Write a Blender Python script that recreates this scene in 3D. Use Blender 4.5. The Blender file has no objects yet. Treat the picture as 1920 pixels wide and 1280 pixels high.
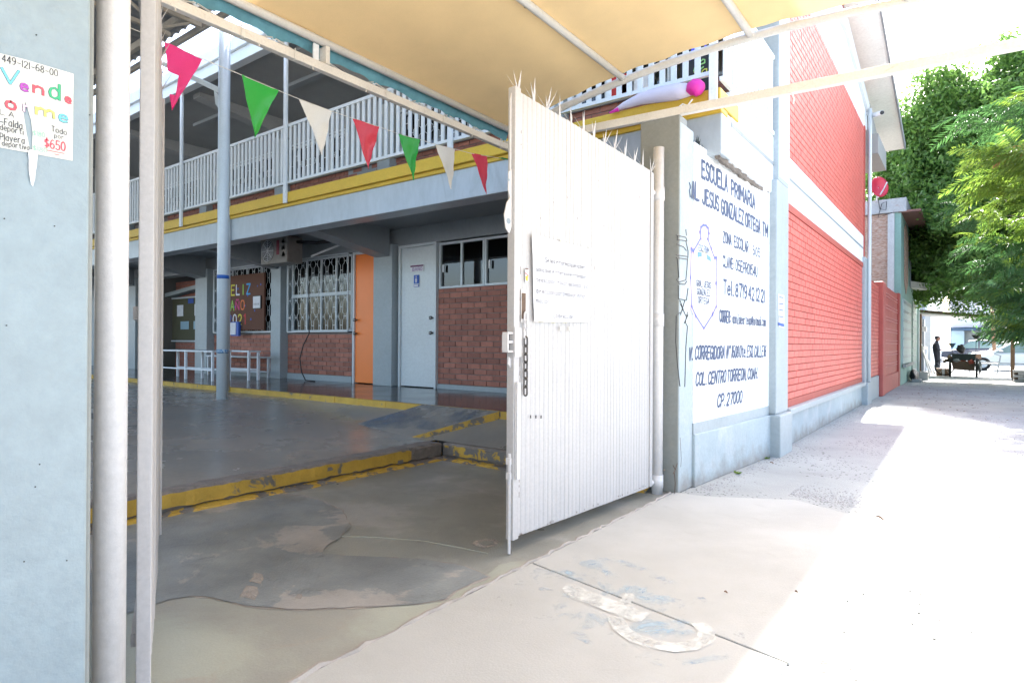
import bpy, bmesh, math, random
import numpy as np
from mathutils import Vector, Matrix
random.seed(7)
S = bpy.context.scene
COL = S.collection
R = math.radians
# ---------------------------------------------------------------- camera
H = 1.165                     # eye height
FPX = 1149.08                 # focal length in pixels of a 1920 wide frame
def cam_axes(yaw, pitch, roll):
    yaw, pitch, roll = R(yaw), R(pitch), R(roll)
    f = Vector((math.sin(yaw)*math.cos(pitch), math.cos(yaw)*math.cos(pitch), math.sin(pitch)))
    r0 = Vector((math.cos(yaw), -math.sin(yaw), 0)); u0 = r0.cross(f)
    return math.cos(roll)*r0+math.sin(roll)*u0, -math.sin(roll)*r0+math.cos(roll)*u0, f
CR, CU, CF = cam_axes(-36.5713, 0.1521, 0.3332)
cam = bpy.data.cameras.new('camera'); camo = bpy.data.objects.new('camera', cam); COL.objects.link(camo)
cam.sensor_width = 36; cam.lens = FPX*36/1920; cam.clip_end = 2000; cam.clip_start = 0.05
m = Matrix((CR, CU, -CF)).transposed().to_4x4(); m.translation = (0, 0, H); camo.matrix_world = m
S.camera = camo
# ---------------------------------------------------------------- light
SUN = Vector((-.495, 6.5, 5.8)).normalized()
w = bpy.data.worlds.new('World'); S.world = w; w.use_nodes = True
nt = w.node_tree; bg = nt.nodes['Background']; sky = nt.nodes.new('ShaderNodeTexSky')
sky.sky_type = 'NISHITA'; sky.sun_disc = False
sky.sun_elevation = math.asin(SUN.z); sky.sun_rotation = math.atan2(SUN.x, SUN.y)
sky.air_density = 1.0; sky.dust_density = 3.5; sky.ozone_density = 1.0
nt.links.new(sky.outputs[0], bg.inputs[0]); bg.inputs[1].default_value = 0.15
sl = bpy.data.lights.new('sun', 'SUN'); sl.energy = 4.6; sl.angle = R(0.9); sl.color = (1, .975, .94)
so = bpy.data.objects.new('sun', sl); COL.objects.link(so)
so.rotation_euler = SUN.to_track_quat('Z', 'Y').to_euler(); so.location = (0, 0, 30)
S.view_settings.view_transform = 'Standard'; S.view_settings.look = 'None'
S.view_settings.exposure = 2.58; S.view_settings.gamma = 1; S.view_settings.use_curve_mapping = False
S.render.engine = 'CYCLES'
S.cycles.max_bounces = 8; S.cycles.diffuse_bounces = 5; S.cycles.glossy_bounces = 4
S.cycles.transmission_bounces = 6; S.cycles.transparent_max_bounces = 12

def ray(u, v): return CF + CR*((u-960)/FPX) - CU*((v-640)/FPX)
O = Vector((0, 0, H))
def PX(u, v, x): d = ray(u, v); return O + d*(x/d.x)
def PY(u, v, y): d = ray(u, v); return O + d*(y/d.y)
def PZ(u, v, z): d = ray(u, v); return O + d*((z-H)/d.z)

# ---------------------------------------------------------------- materials
MATS = {}
def mat(name, col, rough=.7, var=.12, scale=3., bump=.15, bscale=60., metal=0., spec=.5, col2=None, mix_scale=None,
        obj_rand=0., stain=None, stain_amt=0., coat=0., streak=1., thr=(.45, .6), rvar=0., emis=None, distort=0.):
    m = bpy.data.materials.new(name); m.use_nodes = True; MATS[name] = m
    t = m.node_tree; N = t.nodes; Lk = t.links; b = N['Principled BSDF']
    b.inputs['Roughness'].default_value = rough; b.inputs['Metallic'].default_value = metal
    b.inputs['Specular IOR Level'].default_value = spec
    if coat: b.inputs['Coat Weight'].default_value = coat; b.inputs['Coat Roughness'].default_value = .12
    geo = N.new('ShaderNodeNewGeometry'); mp = N.new('ShaderNodeMapping'); Lk.new(geo.outputs['Position'], mp.inputs[0])
    mp.inputs['Scale'].default_value = (1, 1, streak)
    def noise(sc, det=5, rg=.55, d=0):
        n = N.new('ShaderNodeTexNoise'); n.inputs['Scale'].default_value = sc; n.inputs['Detail'].default_value = det
        n.inputs['Roughness'].default_value = rg; n.inputs['Distortion'].default_value = d
        Lk.new(mp.outputs[0], n.inputs[0]); return n.outputs[0]
    def mixc(fac, a, c, mode='MIX'):
        x = N.new('ShaderNodeMix'); x.data_type = 'RGBA'; x.blend_type = mode
        if isinstance(fac, float): x.inputs[0].default_value = fac
        else: Lk.new(fac, x.inputs[0])
        for i, q in ((6, a), (7, c)):
            if isinstance(q, tuple): x.inputs[i].default_value = (*q, 1)
            else: Lk.new(q, x.inputs[i])
        return x.outputs[2]
    def ramp(src, lo, hi, a=0., c=1.):
        r = N.new('ShaderNodeMapRange'); r.inputs[1].default_value = lo; r.inputs[2].default_value = hi
        r.inputs[3].default_value = a; r.inputs[4].default_value = c; Lk.new(src, r.inputs[0]); return r.outputs[0]
    cur = tuple(col)
    n1 = noise(scale, 8, .6, distort)
    if col2: cur = mixc(ramp(noise(mix_scale or scale*.6, 9, .62, .4), *thr), cur, tuple(col2))
    if var:
        v = N.new('ShaderNodeCombineColor'); rr = ramp(n1, .25, .75, 1-var, 1+var)
        for i in range(3): Lk.new(rr, v.inputs[i])
        cur = mixc(1., cur, v.outputs[0], 'MULTIPLY')
    if bump:
        v = N.new('ShaderNodeCombineColor'); rr = ramp(noise(bscale*1.6, 4, .7), .3, .7, .93, 1.07)
        for i in range(3): Lk.new(rr, v.inputs[i])
        cur = mixc(1., cur, v.outputs[0], 'MULTIPLY')
    if stain: cur = mixc(ramp(noise(scale*2.3, 10, .7, 1.2), .58, .72, 0, stain_amt), cur, tuple(stain))
    if obj_rand:
        oi = N.new('ShaderNodeObjectInfo'); v = N.new('ShaderNodeCombineColor')
        r1 = ramp(oi.outputs['Random'], 0, 1, 1-obj_rand, 1+obj_rand)
        for i in range(3): Lk.new(r1, v.inputs[i])
        cur = mixc(1., cur, v.outputs[0], 'MULTIPLY')
    if isinstance(cur, tuple): b.inputs['Base Color'].default_value = (*cur, 1)
    else: Lk.new(cur, b.inputs['Base Color'])
    if rvar: Lk.new(ramp(noise(scale*1.7, 6), .3, .7, max(.03, rough-rvar), rough+rvar), b.inputs['Roughness'])
    if bump:
        bp = N.new('ShaderNodeBump'); bp.inputs['Strength'].default_value = bump; bp.inputs['Distance'].default_value = .01
        Lk.new(noise(bscale, 6, .6), bp.inputs['Height']); Lk.new(bp.outputs[0], b.inputs['Normal'])
    if emis: b.inputs['Emission Color'].default_value = (*emis[0], 1); b.inputs['Emission Strength'].default_value = emis[1]
    return m
def flat(name, col, rough=.6, metal=0.): return mat(name, col, rough, var=.04, bump=0, metal=metal)

# asphalt pavement with aggregate
def speckle(m, col, dens=30., size=.16, rel=.6):
    t = m.node_tree; N = t.nodes; Lk = t.links; b = N['Principled BSDF']
    src = b.inputs['Base Color'].links[0].from_socket
    geo = N.new('ShaderNodeNewGeometry'); vo = N.new('ShaderNodeTexVoronoi'); vo.inputs['Scale'].default_value = dens
    vo.inputs['Randomness'].default_value = 1; Lk.new(geo.outputs['Position'], vo.inputs[0])
    lt = N.new('ShaderNodeMath'); lt.operation = 'LESS_THAN'; lt.inputs[1].default_value = size; Lk.new(vo.outputs['Distance'], lt.inputs[0])
    ns = N.new('ShaderNodeTexNoise'); ns.inputs['Scale'].default_value = .8; ns.inputs['Detail'].default_value = 8; Lk.new(geo.outputs['Position'], ns.inputs[0])
    gt = N.new('ShaderNodeMath'); gt.operation = 'GREATER_THAN'; gt.inputs[1].default_value = rel; Lk.new(ns.outputs[0], gt.inputs[0])
    cg = N.new('ShaderNodeMath'); cg.operation = 'MULTIPLY'; Lk.new(lt.outputs[0], cg.inputs[0]); Lk.new(gt.outputs[0], cg.inputs[1])
    x = N.new('ShaderNodeMix'); x.data_type = 'RGBA'; Lk.new(cg.outputs[0], x.inputs[0]); Lk.new(src, x.inputs[6]); x.inputs[7].default_value = (*col, 1)
    Lk.new(x.outputs[2], b.inputs['Base Color'])
    return m
M_asph = speckle(mat('worn asphalt', (.345, .352, .342), .9, .16, 1.2, .9, 55, stain=(.2, .19, .18), stain_amt=.35), (.07, .065, .06), 26, .2, .5); speckle(M_asph, (.10, .095, .09), 11, .13, .47)
def splash(m, col, h0, h1, amt=.7):      # rain splash and dust along the foot of a wall
    t = m.node_tree; N = t.nodes; Lk = t.links; b = N['Principled BSDF']; src = b.inputs['Base Color'].links[0].from_socket
    geo = N.new('ShaderNodeNewGeometry'); sp = N.new('ShaderNodeSeparateXYZ'); Lk.new(geo.outputs['Position'], sp.inputs[0])
    ns = N.new('ShaderNodeTexNoise'); ns.inputs['Scale'].default_value = 7; ns.inputs['Detail'].default_value = 8; Lk.new(geo.outputs['Position'], ns.inputs[0])
    ma = N.new('ShaderNodeMath'); ma.operation = 'MULTIPLY_ADD'; ma.inputs[1].default_value = -.35; Lk.new(ns.outputs[0], ma.inputs[0]); Lk.new(sp.outputs[2], ma.inputs[2])
    r = N.new('ShaderNodeMapRange'); r.inputs[1].default_value = h0-.17; r.inputs[2].default_value = h1-.17; r.inputs[3].default_value = amt; r.inputs[4].default_value = 0; Lk.new(ma.outputs[0], r.inputs[0])
    x = N.new('ShaderNodeMix'); x.data_type = 'RGBA'; Lk.new(r.outputs[0], x.inputs[0]); Lk.new(src, x.inputs[6]); x.inputs[7].default_value = (*col, 1); Lk.new(x.outputs[2], b.inputs['Base Color']); return m
M_slab = mat('concrete slab', (.41, .408, .388), .8, .09, 1.4, .2, 110, col2=(.37, .366, .345), mix_scale=.9, stain=(.27, .255, .23), stain_amt=.3)
M_low = mat('gateway concrete', (.265, .268, .24), .38, .2, 1.5, .3, 90, col2=(.35, .345, .32), thr=(.5, .58), mix_scale=1.3, stain=(.1, .09, .075), stain_amt=.4, rvar=.12)
M_lowp = mat('pale gateway concrete', (.345, .355, .30), .55, .12, 1.8, .18, 80, col2=(.29, .285, .25), stain=(.33, .26, .2), stain_amt=.4)
M_coat = mat('grey floor coating', (.225, .24, .238), .4, .28, 2.6, .25, 70, col2=(.34, .32, .295), mix_scale=2.0, thr=(.545, .575), stain=(.08, .08, .078), stain_amt=.5, rvar=.12)
M_lip = mat('pinkish screed edge', (.33, .30, .27), .8, .2, 8, .5, 90)
M_yard = mat('polished yard floor', (.235, .224, .2), .27, .14, .9, .03, 14, col2=(.275, .25, .215), mix_scale=.5, stain=(.115, .115, .11), stain_amt=.4, rvar=.06)
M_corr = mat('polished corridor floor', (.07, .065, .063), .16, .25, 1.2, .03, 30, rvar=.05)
M_yel = mat('worn yellow kerb paint', (.50, .31, .045), .6, .2, 5, .6, 40, col2=(.17, .15, .125), mix_scale=6, thr=(.6, .64), stain=(.2, .12, .03), stain_amt=.5)
M_yel2 = mat('chipped yellow kerb paint', (.50, .31, .045), .6, .2, 5, .6, 40, col2=(.15, .135, .12), mix_scale=7, thr=(.5, .53), stain=(.2, .12, .03), stain_amt=.5)
M_yelw = mat('yellow edge paint', (.55, .36, .035), .5, .08, 3, .12, 30, stain=(.3, .2, .05), stain_amt=.3)
M_raw = mat('raw broken concrete', (.19, .165, .145), .9, .3, 14, 1., 60)
M_bluep = mat('blue grey wall paint', (.33, .375, .395), .5, .07, 2.5, .25, 16, stain=(.25, .28, .29), stain_amt=.35, distort=.5)
M_pil = mat('thick grey gloss paint', (.27, .325, .345), .3, .05, 3, .55, 11, stain=(.2, .24, .25), stain_amt=.25)
M_olive = mat('shaded grey green paint', (.24, .25, .235), .6, .07, 2.5, .3, 20)  # shade of the right pillar's inner face put into the colour
M_base = mat('flaking pale blue plaster', (.36, .42, .445), .7, .09, 3, .4, 25, col2=(.45, .48, .49), mix_scale=2.2, thr=(.5, .7), stain=(.28, .27, .25), stain_amt=.3)
splash(M_base, (.22, .19, .16), .0, .16)
M_white = mat('white wall paint', (.74, .77, .8), .6, .04, 2, .1, 30, stain=(.6, .62, .64), stain_amt=.3)
M_signw = mat('white sign paint', (.77, .79, .8), .55, .03, 2, .08, 30)
M_beam = mat('grey blue beam paint', (.40, .455, .50), .35, .1, 1.2, .25, 9, streak=.35, stain=(.2, .23, .25), stain_amt=.35)
M_dk = mat('grey corridor paint', (.25, .275, .29), .45, .1, 2, .12, 20)
M_ceil = mat('ceiling paint', (.3, .31, .31), .6, .08, 2, .1, 20)
M_gate = mat('pink white gate enamel', (.46, .44, .432), .38, .04, 4, .05, 40, stain=(.48, .44, .42), stain_amt=.2)
M_gate2 = mat('gate post enamel', (.66, .635, .625), .35, .03, 4, .25, 24)
M_rust = mat('rusty steel', (.12, .075, .05), .8, .3, 30, .4, 90)
M_chain = mat('dull steel chain', (.12, .11, .10), .45, .2, 60, .1, 90, metal=.7)
M_bar = mat('cream steel tube', (.68, .65, .60), .45, .08, 5, .12, 50, stain=(.35, .2, .1), stain_amt=.35)
M_pipe = mat('off white pipe', (.62, .60, .56), .4, .06, 6, .1, 50, stain=(.4, .36, .3), stain_amt=.3)
M_pole = mat('pale blue pole paint', (.5, .565, .6), .3, .05, 4, .08, 40)
M_rail = mat('pale grey railing paint', (.6, .64, .66), .35, .05, 4, .05, 40)
M_alu = mat('white aluminium', (.55, .6, .63), .35, .03, 4, .02, 40)
M_brick = mat('clay brick', (.34, .135, .095), .75, .2, 9, .35, 60, obj_rand=.22, stain=(.14, .07, .055), stain_amt=.4)
M_mort = mat('grey mortar', (.21, .18, .17), .9, .15, 9, .4, 60)
M_red = mat('red painted brick', (.60, .12, .095), .5, .10, 4, .5, 30, obj_rand=.09, stain=(.66, .2, .17), stain_amt=.5)
M_redm = mat('red painted joint', (.30, .055, .045), .7, .1, 8, .2, 50)
M_redf = mat('dark red trim paint', (.40, .075, .055), .6, .1, 5, .2, 40)
M_redw = mat('red plastered wall', (.46, .10, .08), .65, .1, 4, .4, 25, stain=(.3, .08, .07), stain_amt=.4)
M_oran = flat('orange door enamel', (.88, .21, .03), .35)
M_door = mat('pale grey door enamel', (.58, .63, .65), .35, .04, 1.5, .03, 20)
M_knob = flat('door knob steel', (.2, .2, .2), .25, 1.)
M_black = flat('black plastic', (.012, .012, .014), .5)
M_blue = flat('blue print', (.03, .1, .42), .5)
M_ink = flat('navy sign lettering', (.05, .075, .15), .6)
M_pen = flat('grey marker ink', (.07, .07, .08), .7)
M_penb = flat('pale blue marker', (.42, .56, .68), .7)
M_grn = flat('green marker', (.02, .30, .09), .6)
M_paper = mat('white paper', (.68, .68, .71), .7, .03, 8, .08, 12)
M_paper2 = mat('cream paper', (.64, .63, .57), .6, .03, 8, .08, 12)
M_teal = mat('teal hem fabric', (.12, .30, .36), .8, .18, 10, .4, 18)
M_roofm = mat('galvanised sheet', (.2, .21, .22), .5, .15, 1.5, .05, 20, metal=.2, stain=(.12, .1, .08), stain_amt=.5)
M_truss = mat('stained cream truss steel', (.33, .30, .25), .6, .2, 3, .2, 30, stain=(.16, .09, .04), stain_amt=.7)
M_soff = mat('cream soffit', (.8, .8, .76), .7, .05, 1.2, .15, 14, stain=(.5, .47, .42), stain_amt=.3)
M_gray = flat('bare grey concrete', (.3, .3, .29), .9)
M_cork = mat('brown pin board', (.12, .05, .03), .8, .12, 30, .2, 80)
M_olb = flat('olive pin board', (.085, .08, .045), .8)
M_green_w = mat('mint green plaster', (.24, .38, .33), .8, .1, 1.5, .3, 18, stain=(.17, .2, .18), stain_amt=.6)
M_navy = mat('faded navy plaster', (.06, .10, .16), .8, .15, 2, .2, 20)
M_oldb = mat('old pinkish brick wall', (.48, .35, .28), .9, .2, 9, .9, 18, col2=(.36, .2, .14), mix_scale=11, streak=3.2, stain=(.55, .52, .48), stain_amt=.8)
M_trunk = mat('bark', (.09, .07, .055), .9, .3, 9, 1., 22, streak=.3)
M_skin = flat('skin', (.25, .13, .09), .6)
M_cloth = mat('dark cloth', (.012, .013, .02), .9, .2, 20, .2, 90)
M_carw = mat('white car paint', (.72, .74, .75), .25, .02, 2, 0, 20, coat=.6)
M_card = mat('dark car paint', (.03, .04, .07), .25, .02, 2, 0, 20, coat=.6)
M_tyre = flat('tyre rubber', (.015, .015, .015), .8)
M_red2 = flat('red plastic', (.55, .03, .06), .4)
M_wood = mat('weathered wood', (.22, .13, .08), .8, .25, 12, .4, 40)
M_sym = None
def worn_mat(name, col, scale, lo, hi, rough=.6):
    m = mat(name, col, rough, .05, 6, .15, 60); t = m.node_tree; N = t.nodes; Lk = t.links
    out = N['Material Output']; b = N['Principled BSDF']; tr = N.new('ShaderNodeBsdfTransparent'); mx = N.new('ShaderNodeMixShader')
    g = N.new('ShaderNodeNewGeometry'); n = N.new('ShaderNodeTexNoise'); n.inputs['Scale'].default_value = scale; n.inputs['Detail'].default_value = 10
    n.inputs['Roughness'].default_value = .68; n.inputs['Distortion'].default_value = .5
    Lk.new(g.outputs['Position'], n.inputs[0]); r = N.new('ShaderNodeMapRange'); r.inputs[1].default_value = lo; r.inputs[2].default_value = hi
    Lk.new(n.outputs[0], r.inputs[0]); Lk.new(r.outputs[0], mx.inputs[0]); Lk.new(tr.outputs[0], mx.inputs[1]); Lk.new(b.outputs[0], mx.inputs[2]); Lk.new(mx.outputs[0], out.inputs[0])
    return m
M_bluefl = worn_mat('worn blue road paint', (.36, .50, .60), 5.5, .53, .80)
M_sym = worn_mat('worn white road paint', (.66, .665, .63), 8, .30, .62)
M_rampbl = worn_mat('worn blue ramp paint', (.13, .165, .21), 1.6, .45, .7)
def cloth_mat(name, col, trans=.5, rough=.7, spots=True, gloss=0.):
    m = mat(name, col, rough, .05, 4, .12, 180, streak=1.); t = m.node_tree; N = t.nodes; Lk = t.links
    b = N['Principled BSDF']; out = N['Material Output']; tl = N.new('ShaderNodeBsdfTranslucent'); mx = N.new('ShaderNodeMixShader')
    mx.inputs[0].default_value = trans; src = b.inputs['Base Color'].links[0].from_socket; Lk.new(src, tl.inputs[0])
    Lk.new(b.outputs[0], mx.inputs[1]); Lk.new(tl.outputs[0], mx.inputs[2]); Lk.new(mx.outputs[0], out.inputs[0])
    return m
M_tan = speckle(cloth_mat('tan shade fabric', (.78, .555, .275), .13), (.12, .07, .03), 2.3, .05, .5)
M_pinkf = cloth_mat('pink plastic film', (.88, .05, .27), .45, .25)
M_redfl = cloth_mat('red plastic film', (.72, .06, .11), .4, .25)
M_grnf = cloth_mat('green plastic film', (.03, .42, .07), .35, .25)
M_whf = cloth_mat('white plastic film', (.82, .82, .80), .4, .25)
M_magf = cloth_mat('magenta cloth', (.85, .05, .45), .3, .4)
M_lilac = cloth_mat('lilac white cloth', (.74, .70, .8), .3, .5)
def leaf_mat(name, c1, c2, trans=.35):
    m = bpy.data.materials.new(name); m.use_nodes = True; t = m.node_tree; N = t.nodes; Lk = t.links; b = N['Principled BSDF']
    g = N.new('ShaderNodeNewGeometry'); x = N.new('ShaderNodeMix'); x.data_type = 'RGBA'
    n = N.new('ShaderNodeTexNoise'); n.inputs['Scale'].default_value = 1.1; n.inputs['Detail'].default_value = 3; Lk.new(g.outputs['Position'], n.inputs[0])
    a = N.new('ShaderNodeMath'); a.operation = 'ADD'; Lk.new(n.outputs[0], a.inputs[0]); 
    s = N.new('ShaderNodeMath'); s.operation = 'MULTIPLY_ADD'; s.inputs[1].default_value = .7; s.inputs[2].default_value = -.35; Lk.new(g.outputs['Random Per Island'], s.inputs[0]); Lk.new(s.outputs[0], a.inputs[1])
    Lk.new(a.outputs[0], x.inputs[0]); x.inputs[6].default_value = (*c1, 1); x.inputs[7].default_value = (*c2, 1)
    Lk.new(x.outputs[2], b.inputs['Base Color']); b.inputs['Roughness'].default_value = .45
    tl = N.new('ShaderNodeBsdfTranslucent'); Lk.new(x.outputs[2], tl.inputs[0]); mx = N.new('ShaderNodeMixShader'); mx.inputs[0].default_value = trans
    Lk.new(b.outputs[0], mx.inputs[1]); Lk.new(tl.outputs[0], mx.inputs[2]); Lk.new(mx.outputs[0], N['Material Output'].inputs[0])
    return m
M_leaf = leaf_mat('ficus leaves', (.065, .15, .035), (.18, .32, .065), .55)
M_leaf2 = leaf_mat('yellow green leaflets', (.10, .20, .035), (.26, .36, .05), .5)
M_leaf3 = leaf_mat('green leaflets', (.05, .13, .035), (.09, .2, .06), .45)
M_leafo = leaf_mat('orange brown leaflets', (.3, .16, .07), (.35, .2, .09), .4)
def glass_mat():
    m = bpy.data.materials.new('window glass'); m.use_nodes = True; t = m.node_tree; N = t.nodes; Lk = t.links
    N.remove(N['Principled BSDF']); gl = N.new('ShaderNodeBsdfGlossy'); gl.inputs['Roughness'].default_value = .02
    tr = N.new('ShaderNodeBsdfTransparent'); tr.inputs[0].default_value = (.42, .47, .46, 1)
    fr = N.new('ShaderNodeFresnel'); fr.inputs[0].default_value = 1.75; mx = N.new('ShaderNodeMixShader')
    Lk.new(fr.outputs[0], mx.inputs[0]); Lk.new(tr.outputs[0], mx.inputs[1]); Lk.new(gl.outputs[0], mx.inputs[2]); Lk.new(mx.outputs[0], N['Material Output'].inputs[0])
    return m
M_glass = glass_mat()
M_shard = glass_mat(); M_shard.name = 'broken glass'

# ---------------------------------------------------------------- mesh helpers
class MB:
    def __init__(s): s.v = []; s.f = []
    def add(s, vs, fs):
        n = len(s.v); s.v += [tuple(q) for q in vs]; s.f += [tuple(n+i for i in f) for f in fs]; return s
    def box(s, x0, x1, y0, y1, z0, z1):
        vs = [(x, y, z) for z in (z0, z1) for y in (y0, y1) for x in (x0, x1)]
        return s.add(vs, [(0, 2, 3, 1), (4, 5, 7, 6), (0, 1, 5, 4), (2, 6, 7, 3), (0, 4, 6, 2), (1, 3, 7, 5)])
    def bar(s, a, b, w, h=None, up=(0, 0, 1)):
        h = h or w; a, b = Vector(a), Vector(b); d = (b-a).normalized(); up = Vector(up)
        if abs(d.dot(up)) > .98: up = Vector((1, 0, 0))
        x = d.cross(up).normalized()*w/2; y = x.cross(d).normalized()*h/2
        vs = [p+q for p in (a, b) for q in (-x-y, x-y, x+y, -x+y)]
        return s.add(vs, [(3, 2, 1, 0), (4, 5, 6, 7), (0, 1, 5, 4), (1, 2, 6, 5), (2, 3, 7, 6), (3, 0, 4, 7)])
    def tube(s, pts, r, n=10, cap=True):
        pts = [Vector(p) for p in pts]; rs = r if isinstance(r, (list, tuple)) else [r]*len(pts); n0 = len(s.v)
        px = None
        for i, p in enumerate(pts):
            d = (pts[min(i+1, len(pts)-1)]-pts[max(i-1, 0)]).normalized()
            if px is None:
                t = Vector((0, 0, 1)) if abs(d.z) < .9 else Vector((1, 0, 0)); px = d.cross(t).normalized()
            else: px = (px-d*px.dot(d)).normalized()
            y = d.cross(px)
            for k in range(n):
                a = 2*math.pi*k/n; s.v.append(tuple(p+(px*math.cos(a)+y*math.sin(a))*rs[i]))
        for i in range(len(pts)-1):
            for k in range(n):
                a = n0+i*n+k; b = n0+i*n+(k+1) % n; s.f.append((a, b, b+n, a+n))
        if cap: s.f.append(tuple(n0+k for k in range(n))[::-1]); s.f.append(tuple(n0+(len(pts)-1)*n+k for k in range(n)))
        return s
    def prism(s, poly, off):
        off = Vector(off); a = [Vector(p) for p in poly]; n = len(a); n0 = len(s.v)
        s.v += [tuple(p) for p in a]+[tuple(p+off) for p in a]
        s.f.append(tuple(n0+i for i in range(n))[::-1]); s.f.append(tuple(n0+n+i for i in range(n)))
        for i in range(n): j = (i+1) % n; s.f.append((n0+i, n0+j, n0+n+j, n0+n+i))
        return s
    def mesh(s, name, smooth=False):
        me = bpy.data.meshes.new(name); me.from_pydata(s.v, [], s.f); me.update()
        if smooth: me.polygons.foreach_set('use_smooth', [True]*len(me.polygons))
        return me
    def build(s, name, m, parent=None, smooth=False, bevel=0., fixn=True, **kw):
        me = s.mesh(name, smooth); me.materials.append(m)
        if fixn:
            bm = bmesh.new(); bm.from_mesh(me); bmesh.ops.recalc_face_normals(bm, faces=bm.faces); bm.to_mesh(me); bm.free()
        return link(name, me, parent, bevel, **kw)
def link(name, me, parent=None, bevel=0., label=None, cat=None, group=None, kind=None):
    o = bpy.data.objects.new(name, me); COL.objects.link(o)
    if parent is not None: o.parent = parent; o.matrix_parent_inverse = WM[parent.name].inverted() if parent.name in WM else Matrix()
    WM[o.name] = Matrix()
    if bevel:
        b = o.modifiers.new('bevel', 'BEVEL'); b.width = bevel; b.segments = 2; b.limit_method = 'ANGLE'
    tag(o, label, cat, group, kind); return o
WM = {}
def tag(o, label=None, cat=None, group=None, kind=None):
    for k, v in (('label', label), ('category', cat), ('group', group), ('kind', kind)):
        if v: o[k] = v
    return o
def thing(name, loc, label, cat, group=None):
    o = bpy.data.objects.new(name, None); COL.objects.link(o); o.location = loc; o.empty_display_size = .2
    WM[o.name] = Matrix.Translation(loc); return tag(o, label, cat, group)
def place(o, parent, x, n=None):     # copy of an object under the same parent at translation x
    c = o.copy(); COL.objects.link(c); return c
def instance(name, me, parent, mtx, **kw):
    o = bpy.data.objects.new(name, me); COL.objects.link(o); o.parent = parent
    o.matrix_parent_inverse = WM[parent.name].inverted() if parent.name in WM else Matrix()
    o.matrix_basis = mtx; WM[o.name] = mtx.copy(); tag(o, **kw); return o
def copy_tree(root, new_loc, rz=0., **kw):
    c = root.copy(); COL.objects.link(c); c.location = new_loc; c.rotation_euler = (0, 0, rz); tag(c, **kw)
    for ch in list(root.children):
        d = ch.copy(); COL.objects.link(d); d.parent = c
        for g in list(ch.children):
            e = g.copy(); COL.objects.link(e); e.parent = d
    return c
def FR(org, u, up, n):              # frame matrix from origin and 3 axes
    mm = Matrix((Vector(u), Vector(up), Vector(n))).transposed().to_4x4(); mm.translation = Vector(org); return mm
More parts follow.
